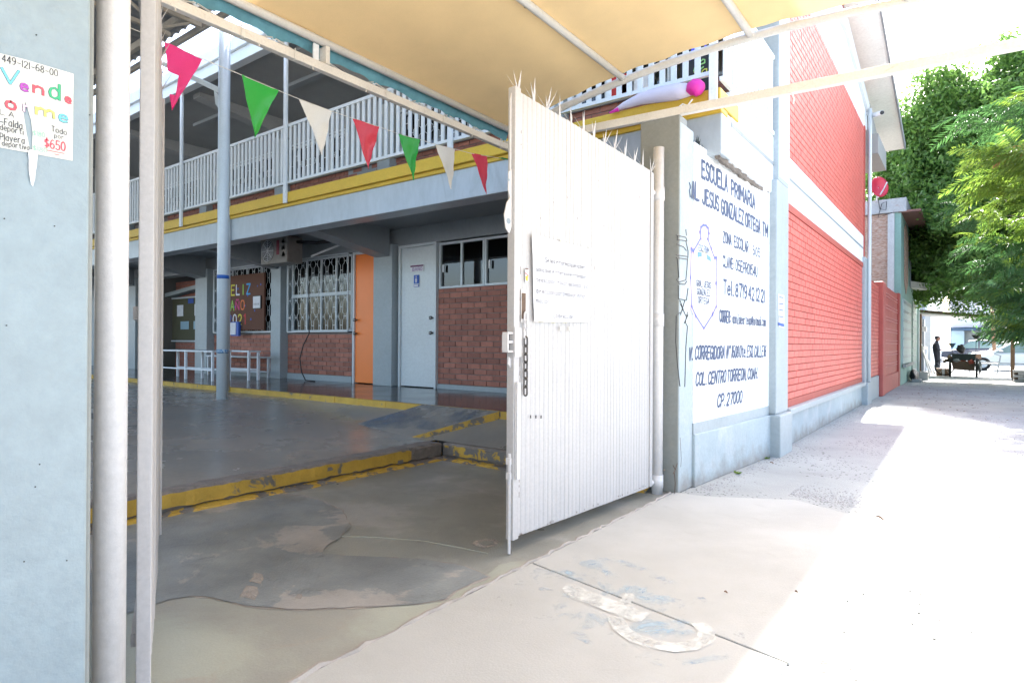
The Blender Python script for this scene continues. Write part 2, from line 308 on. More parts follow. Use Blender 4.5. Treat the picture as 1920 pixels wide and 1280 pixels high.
GL = {
'A': '0,0 .5,1 1,0|.18,.36 .82,.36', 'B': '0,0 0,1 .65,1 .92,.86 .92,.66 .65,.53 0,.53|.65,.53 1,.38 1,.15 .7,0 0,0', 'C': '1,.8 .78,.97 .5,1 .2,.93 0,.7 0,.3 .2,.07 .5,0 .78,.03 1,.2',
'D': '0,0 0,1 .55,1 .88,.85 1,.6 1,.4 .88,.15 .55,0 0,0', 'E': '1,1 0,1 0,0 1,0|0,.52 .8,.52', 'F': '1,1 0,1 0,0|0,.52 .8,.52', 'G': '1,.82 .78,.97 .5,1 .2,.93 0,.7 0,.3 .2,.07 .5,0 .8,.04 1,.2 1,.45 .6,.45',
'H': '0,0 0,1|1,0 1,1|0,.52 1,.52', 'I': '.5,0 .5,1', 'J': '.9,1 .9,.25 .7,.03 .4,0 .15,.06 0,.25', 'L': '0,1 0,0 .95,0', 'M': '0,0 0,1 .5,.35 1,1 1,0', 'N': '0,0 0,1 1,0 1,1', 'Ñ': '0,0 0,.85 1,0 1,.85|.15,1 .4,1.08 .6,.98 .85,1.06',
'O': '.5,1 .15,.93 0,.68 0,.32 .15,.07 .5,0 .85,.07 1,.32 1,.68 .85,.93 .5,1', 'P': '0,0 0,1 .7,1 1,.85 1,.6 .7,.45 0,.45', 'Q': '.5,1 .15,.93 0,.68 0,.32 .15,.07 .5,0 .85,.07 1,.32 1,.68 .85,.93 .5,1|.6,.25 1,-.08',
'R': '0,0 0,1 .7,1 1,.85 1,.62 .7,.48 0,.48|.5,.48 1,0', 'S': '.95,.85 .75,.98 .45,1 .15,.93 .02,.75 .15,.58 .5,.5 .85,.42 1,.25 .85,.06 .5,0 .2,.03 0,.18', 'T': '0,1 1,1|.5,1 .5,0', 'U': '0,1 0,.28 .18,.05 .5,0 .82,.05 1,.28 1,1', 'V': '0,1 .5,0 1,1',
'W': '0,1 .25,0 .5,.7 .75,0 1,1', 'X': '0,0 1,1|0,1 1,0', 'Y': '0,1 .5,.5 1,1|.5,.5 .5,0', 'Z': '0,1 1,1 0,0 1,0',
'0': '.5,1 .15,.9 0,.6 0,.4 .15,.1 .5,0 .85,.1 1,.4 1,.6 .85,.9 .5,1', '1': '.2,.8 .55,1 .55,0', '2': '.02,.78 .2,.97 .55,1 .9,.9 .95,.68 .75,.45 0,0 1,0', '4': '.75,0 .75,1 0,.32 1,.32', '5': '.9,1 .15,1 .08,.55 .5,.62 .9,.52 1,.3 .85,.07 .45,0 0,.12',
'6': '.85,.95 .5,1 .15,.8 0,.45 .05,.15 .4,0 .8,.05 1,.28 .85,.5 .5,.57 .1,.42', '7': '0,1 1,1 .4,0', '8': '.5,.53 .15,.63 .1,.85 .5,1 .9,.85 .85,.63 .5,.53 .08,.38 .05,.12 .5,0 .95,.12 .92,.38 .5,.53', '9': '.15,.05 .5,0 .85,.2 1,.55 .95,.85 .6,1 .2,.95 0,.72 .15,.5 .5,.43 .9,.58',
'a': '.85,.65 .5,.7 .1,.55 0,.3 .12,.06 .45,0 .85,.15|.88,.7 .88,0', 'b': '0,1 0,0|0,.5 .35,.7 .8,.6 .95,.33 .8,.06 .4,0 0,.15', 'c': '.9,.58 .55,.7 .15,.6 0,.35 .12,.08 .5,0 .9,.12', 'd': '.9,1 .9,0|.9,.5 .5,.7 .12,.58 0,.33 .12,.06 .5,0 .9,.18', 'e': '.02,.36 .92,.4 .8,.64 .48,.7 .12,.58 0,.32 .14,.07 .5,0 .9,.12',
'f': '.9,.95 .6,1 .4,.85 .4,0|.05,.62 .85,.62', 'g': '.85,.65 .5,.7 .1,.55 0,.32 .12,.1 .5,.04 .88,.2|.88,.7 .88,-.1 .6,-.28 .15,-.22', 'h': '0,1 0,0|0,.45 .4,.7 .8,.62 .88,.4 .88,0', 'i': '.5,.68 .5,0|.5,.9 .5,.96', 'j': '.6,.68 .6,-.1 .3,-.28 .05,-.2|.6,.9 .6,.96', 'l': '.5,1 .5,0',
'm': '0,.68 0,0|0,.45 .25,.7 .48,.58 .5,0|.5,.45 .75,.7 .97,.58 1,0', 'n': '0,.68 0,0|0,.45 .4,.7 .8,.62 .88,.4 .88,0', 'o': '.48,.7 .12,.6 0,.35 .12,.08 .48,0 .84,.08 .96,.35 .84,.6 .48,.7', 'p': '0,.68 0,-.28|0,.5 .35,.7 .8,.6 .95,.35 .8,.08 .4,0 0,.15', 'q': '.88,.68 .88,-.28|.88,.5 .5,.7 .12,.6 0,.35 .12,.08 .5,0 .88,.18',
'r': '.1,.68 .1,0|.1,.42 .4,.66 .85,.66', 's': '.85,.6 .5,.7 .12,.6 .15,.42 .5,.36 .85,.27 .85,.08 .45,0 .02,.1', 't': '.45,.95 .45,.12 .65,0 .9,.06|.05,.68 .85,.68', 'u': '0,.68 0,.2 .2,.02 .5,.02 .88,.22|.88,.68 .88,0', 'v': '0,.68 .45,0 .9,.68', 'x': '0,0 .9,.68|0,.68 .9,0', 'y': '0,.68 .45,.05|.9,.68 .3,-.28',
'ó': '.48,.7 .12,.6 0,.35 .12,.08 .48,0 .84,.08 .96,.35 .84,.6 .48,.7|.4,.82 .7,1', '.': '.45,0 .55,.06', ',': '.55,.05 .4,-.15', ':': '.5,.12 .5,.2|.5,.52 .5,.6', '-': '.1,.4 .9,.4', '$': '.9,.8 .5,.9 .1,.78 .1,.6 .5,.5 .9,.4 .9,.2 .5,.1 .05,.2|.5,1.05 .5,-.05', 'º': '.5,1 .25,.85 .5,.7 .75,.85 .5,1', '@': '.7,.3 .4,.25 .3,.45 .5,.65 .72,.6 .72,.3 1,.3 1,.7 .6,1 .2,.9 0,.5 .15,.1 .6,0 .9,.08'}
NARROW = set('I1.,:ilj')
def text_mesh(s, mtx, width=None, height=.1, shear=0., weight=0., align='LEFT', sw=None):
    """brush-stroke lettering: every stroke is one mitred ribbon of even width"""
    sw = sw if sw is not None else height*(.115+weight*1.6); cell = .58*height; adv = []; x = 0
    for ch in s:
        w_ = .32 if ch == ' ' else (.22 if ch in NARROW else 1.); w_ *= 1.35 if ch in 'mMW' else 1.; adv.append((x, w_*cell)); x += w_*cell+.24*height*(.0 if ch == ' ' else 1)
    tot = x-.24*height; kx = 1. if width is None else width/tot; v = []; f = []; lay_ = 0; rnd = random.Random(len(s)*7+ord(s[0]))
    for ch, (ox, w_) in zip(s, adv):
        if ch == ' ': continue
        g = GL.get(ch) or GL.get(ch.upper()) or GL['O']; jy = rnd.uniform(-.02, .02)*height; js = rnd.uniform(.96, 1.04)
        strokes_ = []
        for st in g.split('|'):
            pts = [tuple(map(float, q.split(','))) for q in st.split()]; cur = [pts[0]]
            for i in range(1, len(pts)):
                cur.append(pts[i])
                if i < len(pts)-1:
                    a = (pts[i][0]-pts[i-1][0], pts[i][1]-pts[i-1][1]); b = (pts[i+1][0]-pts[i][0], pts[i+1][1]-pts[i][1])
                    if (a[0]*b[0]+a[1]*b[1])/((math.hypot(*a)*math.hypot(*b)) or 1) < .35: strokes_.append(cur); cur = [pts[i]]
            strokes_.append(cur)
        for pts in strokes_:
            P_ = [((ox+(px if ch not in NARROW else px)*w_)*kx+shear*py*height, py*height*js+jy) for px, py in pts]; n = len(P_); n0 = len(v); lay_ += 1; z = .00012*(lay_ % 5)
            for i, (px, py) in enumerate(P_):
                a = P_[max(i-1, 0)]; b = P_[min(i+1, n-1)]; dx, dy = b[0]-a[0], b[1]-a[1]; L = math.hypot(dx, dy) or 1; dx /= L; dy /= L; e = sw*.3 if i in (0, n-1) else 0
                e = -e if i == 0 else e; hw = sw/2*rnd.uniform(.9, 1.1)
                v += [(px+dx*e-dy*hw, py+dy*e+dx*hw, z), (px+dx*e+dy*hw, py+dy*e-dx*hw, z)]
            f += [(n0+2*i, n0+2*i+1, n0+2*i+3, n0+2*i+2) for i in range(n-1)]
    me = bpy.data.meshes.new('strokes'); me.from_pydata(v, [], f); me.transform(mtx); return me
def join_meshes(name, mes):
    v = []; f = []
    for me in mes:
        n = len(v); v += [tuple(q.co) for q in me.vertices]; f += [tuple(n+i for i in p.vertices) for p in me.polygons]
        bpy.data.meshes.remove(me)
    m2 = bpy.data.meshes.new(name); m2.from_pydata(v, [], f); return m2
def lettering(name, items, m, parent, **kw):
    me = join_meshes(name, [text_mesh(*i[:2], **i[2]) for i in items]); me.materials.append(m); return link(name, me, parent, **kw)
def disc(mb, c, r, n, axis, seg=16, th=.004):
    a = Vector(axis).normalized(); t = Vector((0, 0, 1)) if abs(a.z) < .9 else Vector((1, 0, 0)); x = a.cross(t).normalized(); y = a.cross(x)
    mb.prism([Vector(c)+(x*math.cos(2*math.pi*k/seg)+y*math.sin(2*math.pi*k/seg))*r for k in range(seg)], a*th); return mb

exec_parts = []
# ================================================================= GROUND
def strip(name, m, x0, x1, y0, y1, z): return MB().add([(x0, y0, z), (x1, y0, z), (x1, y1, z), (x0, y1, z)], [(0, 1, 2, 3)]).build(name, m, kind='structure', fixn=False)
strip('ground', M_asph, -600, 600, -600, 600, -.012)
strip('sidewalk', M_asph, -2.2, 3.2, -12, 60, .0)
# two driveway slabs with an open joint between them, their edge softly broken
def slab(name, poly, m=M_slab):
    return MB().prism([(x, y, -.05) for x, y in poly], (0, 0, .062)).build(name, m, kind='structure', bevel=.004)
slab('driveway_slab', [(-1.832, 2.662), (-.515, 2.395), (-.47, 4.66), (-1.02, 4.93), (-1.60, 4.62), (-1.83, 4.60)])
slab('driveway_slab', [(-1.84, -1.5), (-.56, -1.5), (-.52, 2.385), (-1.832, 2.652)])
# gateway floor
strip('gateway_floor', M_low, -4.45, -1.842, -3, 4.62, .004)
def sheet(name, px, z, m, extra=()):
    pts = [PZ(u, v, z) for u, v in px]+[Vector(e) for e in extra]
    # jitter the outline so it looks broken rather than cut
    out = []
    for i, p in enumerate(pts):
        q = pts[(i+1) % len(pts)]; n = max(1, int((q-p).length/.05))
        for k in range(n):
            t = k/n; j = .008 if k else 0; out.append(p.lerp(q, t)+Vector((random.uniform(-j, j), random.uniform(-j, j), 0)))
    me = bpy.data.meshes.new(name); bm = bmesh.new(); vs = [bm.verts.new(p) for p in out]; f = bm.faces.new(vs)
    if f.normal.z < 0: f.normal_flip()
    bmesh.ops.triangulate(bm, faces=[f]); bm.to_mesh(me); bm.free(); me.materials.append(m); return link(name, me, kind='structure')
def grow(px, cx, cy, k): return [(cx+(u-cx)*k, cy+(v-cy)*k) for u, v in px]
coat_px = [(235, 985), (300, 972), (430, 938), (520, 925), (565, 930), (600, 938), (640, 955), (658, 985), (640, 1005), (612, 1022), (604, 1036), (650, 1041), (720, 1043), (800, 1048), (870, 1060), (915, 1080), (880, 1094), (850, 1108), (835, 1122), (780, 1131), (640, 1139), (540, 1141), (460, 1134), (400, 1119), (360, 1116), (320, 1122), (235, 1150)]
pale_px = [(235, 1138), (320, 1118), (365, 1113), (405, 1118), (470, 1131), (560, 1136), (700, 1131), (800, 1121), (850, 1100), (915, 1076), (935, 1058), (960, 1052), (1000, 1052), (1250, 928), (1235, 925), (1130, 975), (1000, 1040), (900, 1110), (700, 1205), (600, 1262)]
sheet('gateway_pale_screed', pale_px[:14]+[(1268, 924)]+[(1000, 1055)], .007, M_lowp, [(-1.846, 1.2, .007), (-1.846, .3, .007), (-3.4, .3, .007)])
sheet('gateway_coating_rim', grow(coat_px, 600, 1040, 1.022), .0085, M_lip)
sheet('gateway_coating', coat_px, .011, M_coat)
for c, k in (((480, 1085), 1.), ((467, 1112), 1.3), ((560, 1118), .5)):
    sheet('gateway_floor_scab', [(c[0]+a*k, c[1]+b*k) for a, b in ((-14, 4), (-4, -12), (12, -10), (14, 0), (8, 9), (-3, 6))], .0125, M_lip)
sheet('gateway_floor_scab', [(882, 1018), (895, 1011), (925, 1009), (937, 1014), (930, 1023), (905, 1027)], .006, M_lip)
sheet('gateway_floor_scab', [(897, 1017), (908, 1013), (924, 1014), (926, 1019), (910, 1022)], .0075, M_low)
MB().tube([PZ(*p, .006) for p in ((600, 1003), (700, 1007), (790, 1013), (860, 1026), (915, 1037))], [.002, .004, .003, .004, .002], 4).build('screed_joint', M_lowp, kind='structure')
# gate line joint: a crumbly little ridge
mb = MB(); pts = [(-1.842+random.uniform(-.012, .012), y, .008+random.uniform(-.003, .004)) for y in np.arange(.2, 4.6, .05)]
mb.tube(pts, [random.uniform(.008, .016) for _ in pts], 6); mb.build('gate_line_ridge', M_lip, kind='structure')
# kerb one (between gateway and yard)
def kerb_run(name, a, b, zt, nrm, m, seed=1, z0=0.):
    rnd = random.Random(seed); a, b = Vector(a), Vector(b); n = Vector(nrm); L = (b-a).length; N = int(L/.05)
    mb = MB(); rows = []
    for i in range(N+1):
        p = a.lerp(b, i/N); q = lambda s: rnd.uniform(-s, s)
        rows.append([p-n*.22+Vector((0, 0, zt+.001)), p+n*(-.012+q(.007))+Vector((0, 0, zt+.002+q(.003))), p+n*(.004+q(.004))+Vector((0, 0, zt-.018+q(.006))),
                     p+n*(.0+q(.003))+Vector((0, 0, .055+z0+q(.008))), p+n*(-.02+q(.006))+Vector((0, 0, .036+z0+q(.006))), p+n*(.035+q(.012))+Vector((0, 0, .02+z0+q(.008))), p+n*(.06+q(.012))+Vector((0, 0, z0-.01))])
    k = len(rows[0]); mb.v = [tuple(v) for r in rows for v in r]
    mb.f = [(i*k+j, i*k+j+1, (i+1)*k+j+1, (i+1)*k+j) for i in range(N) for j in range(k-1)]
    o = mb.build(name, m, kind='structure', smooth=False)
    o.data.materials.append(M_raw); o.data.materials.append(M_yel2)
    for pl in o.data.polygons:
        j = pl.index % (k-1); i = pl.index//(k-1)
        if j in (0, 1, 3): pl.material_index = 1
        elif j >= 4: pl.material_index = 2
        if name == 'yard_kerb' and i > N-9 and j < 5 and seed == 3: pl.material_index = 1
    return o
ZK = .17
kerb_run('yard_kerb', (-4.34, -3, 0), (-4.20, 4.49, 0), ZK, (1, 0, 0), M_yel, 3)
kerb_run('yard_kerb', (-4.19, 4.50, 0), (-2.0, 4.50, 0), ZK, (0, -1, 0), M_yel2, 4)
# broken lumps along the kerb
mb = MB(); rnd = random.Random(5)
for i in range(90):
    y = rnd.choice([rnd.uniform(2.6, 4.45), rnd.uniform(3.9, 4.45)]); x = -4.31+.016*y+rnd.uniform(-.01, .02); z = rnd.uniform(.05, .16); s = rnd.uniform(.008, .028)
    mb.box(x-s, x+s, y-s, y+s*1.3, z-s*.7, z+s*.6)
mb.build('kerb_rubble', M_raw, kind='stuff', label='crumbled concrete lumps along the broken yellow kerb')
def yz(x, y):
    t = max(0, min(1, max((-4.4-x)/3.6, (y-4.6)/.55))); return ZK+.195*t
mb = MB(); xs = list(np.linspace(-30, -9, 12))+list(np.linspace(-8.5, -4.36, 20)); ys = list(np.linspace(-14, 3.5, 14))+list(np.linspace(3.8, 4.6, 4))+list(np.linspace(4.7, 5.16, 5))
for x in xs:
    for y in ys: mb.v.append((x, y, yz(x, y)))
n = len(ys); mb.f = [(i*n+j, (i+1)*n+j, (i+1)*n+j+1, i*n+j+1) for i in range(len(xs)-1) for j in range(n-1)]
mb.build('yard_floor', M_yard, kind='structure', smooth=True, fixn=False)
mb = MB(); xs = list(np.linspace(-4.37, -1.9, 8)); ys = list(np.linspace(4.57, 5.16, 6))
for x in xs:
    for y in ys: mb.v.append((x, y, yz(-4.36, y)+.001))
n = len(ys); mb.f = [(i*n+j, (i+1)*n+j, (i+1)*n+j+1, i*n+j+1) for i in range(len(xs)-1) for j in range(n-1)]
mb.build('yard_floor', M_yard, kind='structure', smooth=True, fixn=False)
# corridor floor with yellow kerb face
ZC = .435
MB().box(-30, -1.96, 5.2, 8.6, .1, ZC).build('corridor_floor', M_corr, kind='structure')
mb = MB(); pts = np.arange(-30, -1.9, .25)
for i in range(len(pts)-1):
    j = random.uniform(-.004, .004); mb.box(pts[i], pts[i+1]-.0005, 5.14+j, 5.2, .28, ZC+.003+random.uniform(-.001, .001))
mb.build('corridor_kerb', M_yel, kind='structure')
# ramp
rf = [(-5.73, 4.40), (-4.66, 4.47)]; rt = [(-5.06, 5.15), (-4.03, 5.15)]
zf = yz(-4.36, 4.44)+.004
rt = [(-5.1, 5.13), (-3.97, 5.13)]
mb = MB().add([(rf[0][0], rf[0][1], zf), (rf[1][0], rf[1][1], zf), (rt[1][0], rt[1][1], ZC+.008), (rt[0][0], rt[0][1], ZC+.008),
               (rf[0][0], rf[0][1], .1), (rf[1][0], rf[1][1], .1), (rt[1][0], rt[1][1], .1), (rt[0][0], rt[0][1], .1)],
              [(0, 1, 2, 3), (0, 4, 5, 1), (1, 5, 6, 2), (3, 2, 6, 7), (0, 3, 7, 4)])
o = mb.build('ramp', M_yard, kind='structure'); o.data.materials.append(M_yel2)
for p in o.data.polygons:
    if p.normal.x > .5: p.material_index = 1
mb = MB().add([(rf[0][0]+.02, rf[0][1]+.01, zf+.003), (rf[1][0]-.02, rf[1][1]+.01, zf+.003), (rt[1][0]-.02, rt[1][1]-.01, ZC+.009), (rt[0][0]+.02, rt[0][1]-.01, ZC+.009)], [(0, 1, 2, 3)])
mb.build('ramp_paint', M_rampbl, kind='structure', fixn=False)
# wheelchair symbol, painted flat on the slab (traced on the ground where it lies)
ZS = .0155
def gpoly(px): return [PZ(u, v, ZS) for u, v in px]
def fill(name, polys, m, **kw):
    me = bpy.data.meshes.new(name); bm = bmesh.new()
    for pl in polys:
        f = bm.faces.new([bm.verts.new(p) for p in pl]); f.normal_update()
        if f.normal.z < 0: f.normal_flip()
    bmesh.ops.triangulate(bm, faces=bm.faces[:]); bm.to_mesh(me); bm.free(); me.materials.append(m); return link(name, me, **kw)
def thick(px, w):
    pts = [PZ(u, v, ZS) for u, v in px]; L = []; Rr = []
    for i, p in enumerate(pts):
        d = (pts[min(i+1, len(pts)-1)]-pts[max(0, i-1)]).normalized(); nn = Vector((-d.y, d.x, 0))*w/2; L.append(p+nn); Rr.append(p-nn)
    return L+Rr[::-1]
back = [(1054, 1103), (1060, 1097), (1075, 1096), (1160, 1128), (1173, 1111), (1190, 1116), (1182, 1130), (1197, 1145), (1221, 1147), (1200, 1166), (1185, 1163), (1070, 1119)]
arc = [(1152, 1155), (1165, 1178), (1190, 1196), (1225, 1207), (1262, 1213), (1295, 1210), (1322, 1199), (1325, 1183), (1310, 1167)]
sym = fill('wheelchair_symbol', [gpoly(back), thick(arc, .068)], M_sym, kind='structure')
bl = fill('symbol_blue_field', [[Vector((p.x, p.y, ZS-.002)) for p in gpoly([(930, 1120), (1030, 1045), (1130, 1035), (1260, 1080), (1400, 1170), (1390, 1230), (1250, 1250), (1120, 1215)])]], M_bluefl, kind='structure')
# ================================================================= SCHOOL BUILDING
B = thing('school_building', (-6, 7.2, .435), 'two storey grey and yellow school block with red painted brick end wall', 'school building')
YF = 7.13
mesh_cache = {}
def brickmesh(L, D, Hh, m, key):
    k = (round(L, 3), key)
    if k not in mesh_cache:
        b = .004; mb = MB(); x, y, z = L/2, D, Hh/2
        # face at local -Y... a chamfered front so the joints catch light
        mb.v = [(-x, y, -z), (x, y, -z), (x, y, z), (-x, y, z), (-x, b, -z), (x, b, -z), (x, b, z), (-x, b, z), (-x+b, 0, -z+b), (x-b, 0, -z+b), (x-b, 0, z-b), (-x+b, 0, z-b)]
        mb.f = [(4, 0, 3, 7), (1, 5, 6, 2), (7, 3, 2, 6), (0, 4, 5, 1), (4, 5, 9, 8), (5, 6, 10, 9), (6, 7, 11, 10), (7, 4, 8, 11), (8, 9, 10, 11)]
        me = mb.mesh('brick'); me.materials.append(m)
        bm = bmesh.new(); bm.from_mesh(me); bmesh.ops.recalc_face_normals(bm, faces=bm.faces); bm.to_mesh(me); bm.free()
        for p in me.polygons: pass
        mesh_cache[k] = me
    return mesh_cache[k]
def brick_list(a0, a1, z0, z1, L, ph, j, seed=0):
    """rows of (centre, length, z) along an axis"""
    rnd = random.Random(seed); out = []; r = 0; z = z0
    while z+ph*.6 < z1:
        h = min(ph, z1-z)-j; off = (L/2 if r % 2 else 0); a = a0-off
        while a < a1-.02:
            s = max(a, a0); e = min(a+L, a1)
            if e-s > .04: out.append(((s+e)/2, e-s-j, z+h/2+j/2, h))
            a += L
        z += ph; r += 1
    return out
def lay(bricks, frame, m, key, name, parent, limit=None, D=.03, near=None, jit=.0015):
    """frame(c, z, proud) -> matrix. Largest in view first become parts, the rest one stuff mesh"""
    rnd = random.Random(3); bs = sorted(bricks, key=near) if near else bricks
    lim = len(bs) if limit is None else limit; rest = []
    for i, (c, l, z, h) in enumerate(bs):
        mtx = frame(c, z, rnd.uniform(-jit, jit))
        if i < lim: instance(name, brickmesh(l, D, h, m, (key, round(h, 3))), parent, mtx)
        else: rest.append((brickmesh(l, D, h, m, (key, round(h, 3))), mtx))
    if rest:
        v = []; f = []
        for me, mtx in rest:
            n = len(v); v += [tuple(mtx @ q.co) for q in me.vertices]; f += [tuple(n+i for i in p.vertices) for p in me.polygons]
        me = bpy.data.meshes.new('far_'+name+'work'); me.from_pydata(v, [], f); me.materials.append(m)
        link(name+'work', me, parent, kind='stuff')
def frY(y): return lambda c, z, p: Matrix.Translation((c, y+p, z))
def frX(x):  # wall facing +X : local x -> +Y, local -Y(front) -> +X
    return lambda c, z, p: FR((x+p, c, z), (0, 1, 0), (-1, 0, 0), (0, 0, 1))
def frXm(x):
    M0 = Matrix(((0, -1, 0, 0), (1, 0, 0, 0), (0, 0, 1, 0), (0, 0, 0, 1)))
    return lambda c, z, p: Matrix.Translation((x+p, c, z)) @ M0
# ---- ground floor walls
mb = MB(); mb.box(-6.76, -1.96, YF+.012, YF+.2, ZC, 2.02)
mb.box(-10.85, -8.87, YF+.012, YF+.2, ZC, 1.34); mb.box(-13.7, -11.19, YF+.012, YF+.2, ZC, 1.34)
mb.build('brick_backing', M_mort, B)
nearc = lambda b: abs(b[0]+6.0)
lay(brick_list(-6.76, -2.0, .512, 2.02, .25, .0845, .011), frY(YF), M_brick, 'n', 'brick', B, 134, near=nearc)
lay(brick_list(-10.85, -8.87, .55, 1.34, .25, .0845, .011), frY(YF), M_brick, 'n', 'brick', B)
lay(brick_list(-13.7, -11.19, .55, 1.34, .25, .0845, .011), frY(YF), M_brick, 'n', 'brick', B)
mb = MB(); mb.box(-6.77, -1.96, YF-.012, YF+.1, ZC, .508); mb.box(-10.85, -8.87, YF-.012, YF+.1, ZC, .545); mb.box(-13.7, -11.19, YF-.012, YF+.1, ZC, .545)
mb.build('plinth', M_bluep, B, bevel=.004)
mb = MB(); mb.box(-30, -1.96, YF-.02, YF+.25, 2.77, 3.06); mb.box(-7.68, -7.6, YF-.005, YF+.2, ZC, 2.77); mb.box(-8.87, -8.78, YF-.0, YF+.2, ZC, 2.77)
mb.build('lintel', M_dk, B)
for x0, x1 in ((-8.12, -7.66), (-11.19, -10.86), (-14.25, -13.72), (-17.85, -17.4), (-21.4, -21.0)):
    MB().box(x0, x1, YF-.16, YF+.2, ZC, 2.80).build('column', M_bluep, B, bevel=.008)
    # tapered cantilever beam carrying the walkway
    MB().prism([(x0+.06, YF-.16, 2.60), (x0+.06, 5.42, 2.83), (x0+.06, 5.42, 3.06), (x0+.06, YF-.16, 3.06)], (x1-x0-.12, 0, 0)).build('cantilever_beam', M_dk, B)
MB().box(-30, -1.65, 5.42, 14.2, 3.062, 3.10).build('walkway_ceiling', M_dk, B)
MB().box(-30, -1.652, 5.15, 5.42, 2.765, 3.14).build('edge_beam', M_beam, B, bevel=.01)
mb = MB().box(-30, -1.64, 5.075, 5.6, 3.145, 3.29); mb.box(-30, -1.645, 5.12, 5.3, 3.10, 3.145)
mb.build('walkway_edge', M_yelw, B, bevel=.008)
MB().box(-30, -1.66, 5.6, 7.13, 3.10, 3.29).build('walkway_slab', M_gray, B)
# return beam / parapet over the sign wall
MB().box(-1.95, -1.655, 5.425, 6.9, 2.765, 3.375).build('side_beam', M_white, B, bevel=.01)
mb = MB(); rnd = random.Random(9); pts = []
for i in range(30):
    y = 5.2+i*.057; pts.append((-1.70+rnd.uniform(-.01, .01), y, 2.756+rnd.uniform(-.01, .008)))
mb.tube(pts, [rnd.uniform(.016, .032) for _ in pts], 6); mb.build('mortar_bead', M_raw, B)
# recessed bay on the left
mb = MB().box(-17.4, -14.25, 8.0, 8.2, ZC, 2.77); mb.build('recess_wall', M_mort, B)
MB().box(-14.25, -14.05, YF+.2, 8.0, ZC, 2.77).build('recess_side', M_bluep, B)
lay(brick_list(-17.4, -14.25, .45, 1.15, .25, .0845, .011), frY(7.985), M_brick, 'n', 'brick', B, 0)
lay(brick_list(-17.4, -14.25, 2.36, 2.77, .25, .0845, .011), frY(7.985), M_brick, 'n', 'recess_brick', B, 0)
MB().box(-30, -1.96, 8.6, 8.8, ZC, 5.5).build('inner_wall', M_ceil, B)
MB().box(-22, -17.85, YF, YF+.2, ZC, 2.77).build('wall', M_bluep, B)
MB().prism([(-17.4, 7.7, 2.35), (-14.3, 7.7, 2.62), (-14.3, 7.7, 2.72), (-17.4, 7.7, 2.45)], (0, .25, 0)).build('stair_beam', M_bluep, B)
# ---- windows
def hexgrille(x0, x1, z0, z1, y, pitch=.125, a=.026, per=.36, r=.0055):
    mb = MB(); n = int(round((x1-x0)/pitch)); pitch = (x1-x0)/n
    prof = [(0, 1), (.42, 1), (.5, -1), (.92, -1), (1., 1)]
    # long hexagons alternate with small ones
    prof = [(0.0, 1), (.56, 1), (.66, -1), (.88, -1), (1.0, 1)]
    for i in range(n+1):
        sg = 1 if i % 2 else -1; xc = x0+i*pitch; pts = []; z = z0; k = 0
        while z < z1:
            for (t, s) in prof[:-1]:
                zz = z0+(k+t)*per
                if zz <= z1: pts.append((min(max(xc+sg*s*a, x0), x1), y, zz))
            k += 1; z = z0+k*per
        pts.append((pts[-1][0], y, z1)); mb.tube(pts, r, 4, cap=False)
    # ties where bars meet
    for k in range(int((z1-z0)/per)+1):
        for t in (.28, .77):
            z = z0+(k+t)*per
            if z < z1:
                for i in range(n):
                    gap = (i % 2 == 0) == (t > .5)
                    s = .0
                    if gap: mb.box(x0+i*pitch+a, x0+(i+1)*pitch-a, y-r, y+r, z-r, z+r)
    return mb
def window(x0, x1, z0, z1, y, parent, cols=2, rows=2, grille=True, blinds=False, fr=M_alu, w=.035, gp=.125, gper=.36, gy=-.09):
    mb = MB(); mb.box(x0, x1, y, y+.07, z0, z0+w); mb.box(x0, x1, y, y+.07, z1-w, z1)
    mb.box(x0, x0+w, y+.001, y+.069, z0+w, z1-w); mb.box(x1-w, x1, y+.001, y+.069, z0+w, z1-w)
    fo = mb.build('window', fr, parent, bevel=.003)
    cw = (x1-x0-w)/cols; rh = (z1-z0-w)/rows
    mb = MB()
    for i in range(1, cols): MB().box(x0+w/2+i*cw-.018, x0+w/2+i*cw+.018, y+.01, y+.06, z0+w, z1-w).build('mullion', fr, fo)
    for j in range(1, rows): MB().box(x0+w, x1-w, y+.004, y+.064, z0+w/2+j*rh-.03, z0+w/2+j*rh+.03).build('transom', fr, fo)
    for i in range(cols):
        for j in range(rows):
            MB().box(x0+w/2+i*cw+.017, x0+w/2+(i+1)*cw-.017, y+.036, y+.04, z0+w/2+j*rh+.016, z0+w/2+(j+1)*rh-.016).build('pane', M_glass, fo)
    if blinds:
        mb = MB(); z = z0+.03
        while z < z1-.03: mb.box(x0+.05, x1-.05, y+.12, y+.125, z, z+.016); z += .024
        mb.build('blind', M_alu, fo)
    if grille:
        g = hexgrille(x0+.02, x1-.02, z0+.02, z1-.02, y+gy, gp, gp*.2, gper); g.build('grille', M_rail, fo)
        mb = MB()
        for zz in (z0, z1): mb.bar((x0, y+gy, zz), (x1, y+gy, zz), .022)
        for xx in (x0, x1): mb.bar((xx, y+gy, z0), (xx, y+gy, z1), .022); mb.bar((xx, y+gy, z0+.05), (xx, y, z0+.05), .012); mb.bar((xx, y+gy, z1-.05), (xx, y, z1-.05), .012)
        mb.build('grille_frame', M_alu, fo)
    return fo
window(-10.72, -8.88, 1.36, 2.755, YF, B, 4, 2, True, False, gp=.108, gper=.33)
window(-13.55, -11.2, 1.36, 2.755, YF, B, 4, 2, True, False, gp=.108, gper=.33)
# high sliding windows beside the white door: each with two panes and a small latch
x = -6.755
for k in range(5):
    fo = window(x, x+.93, 2.022, 2.75, YF+.01, B, 2, 1, False); MB().box(x+.09, x+.115, YF-.005, YF+.02, 2.28, 2.40).build('latch', M_white, fo); x += .935
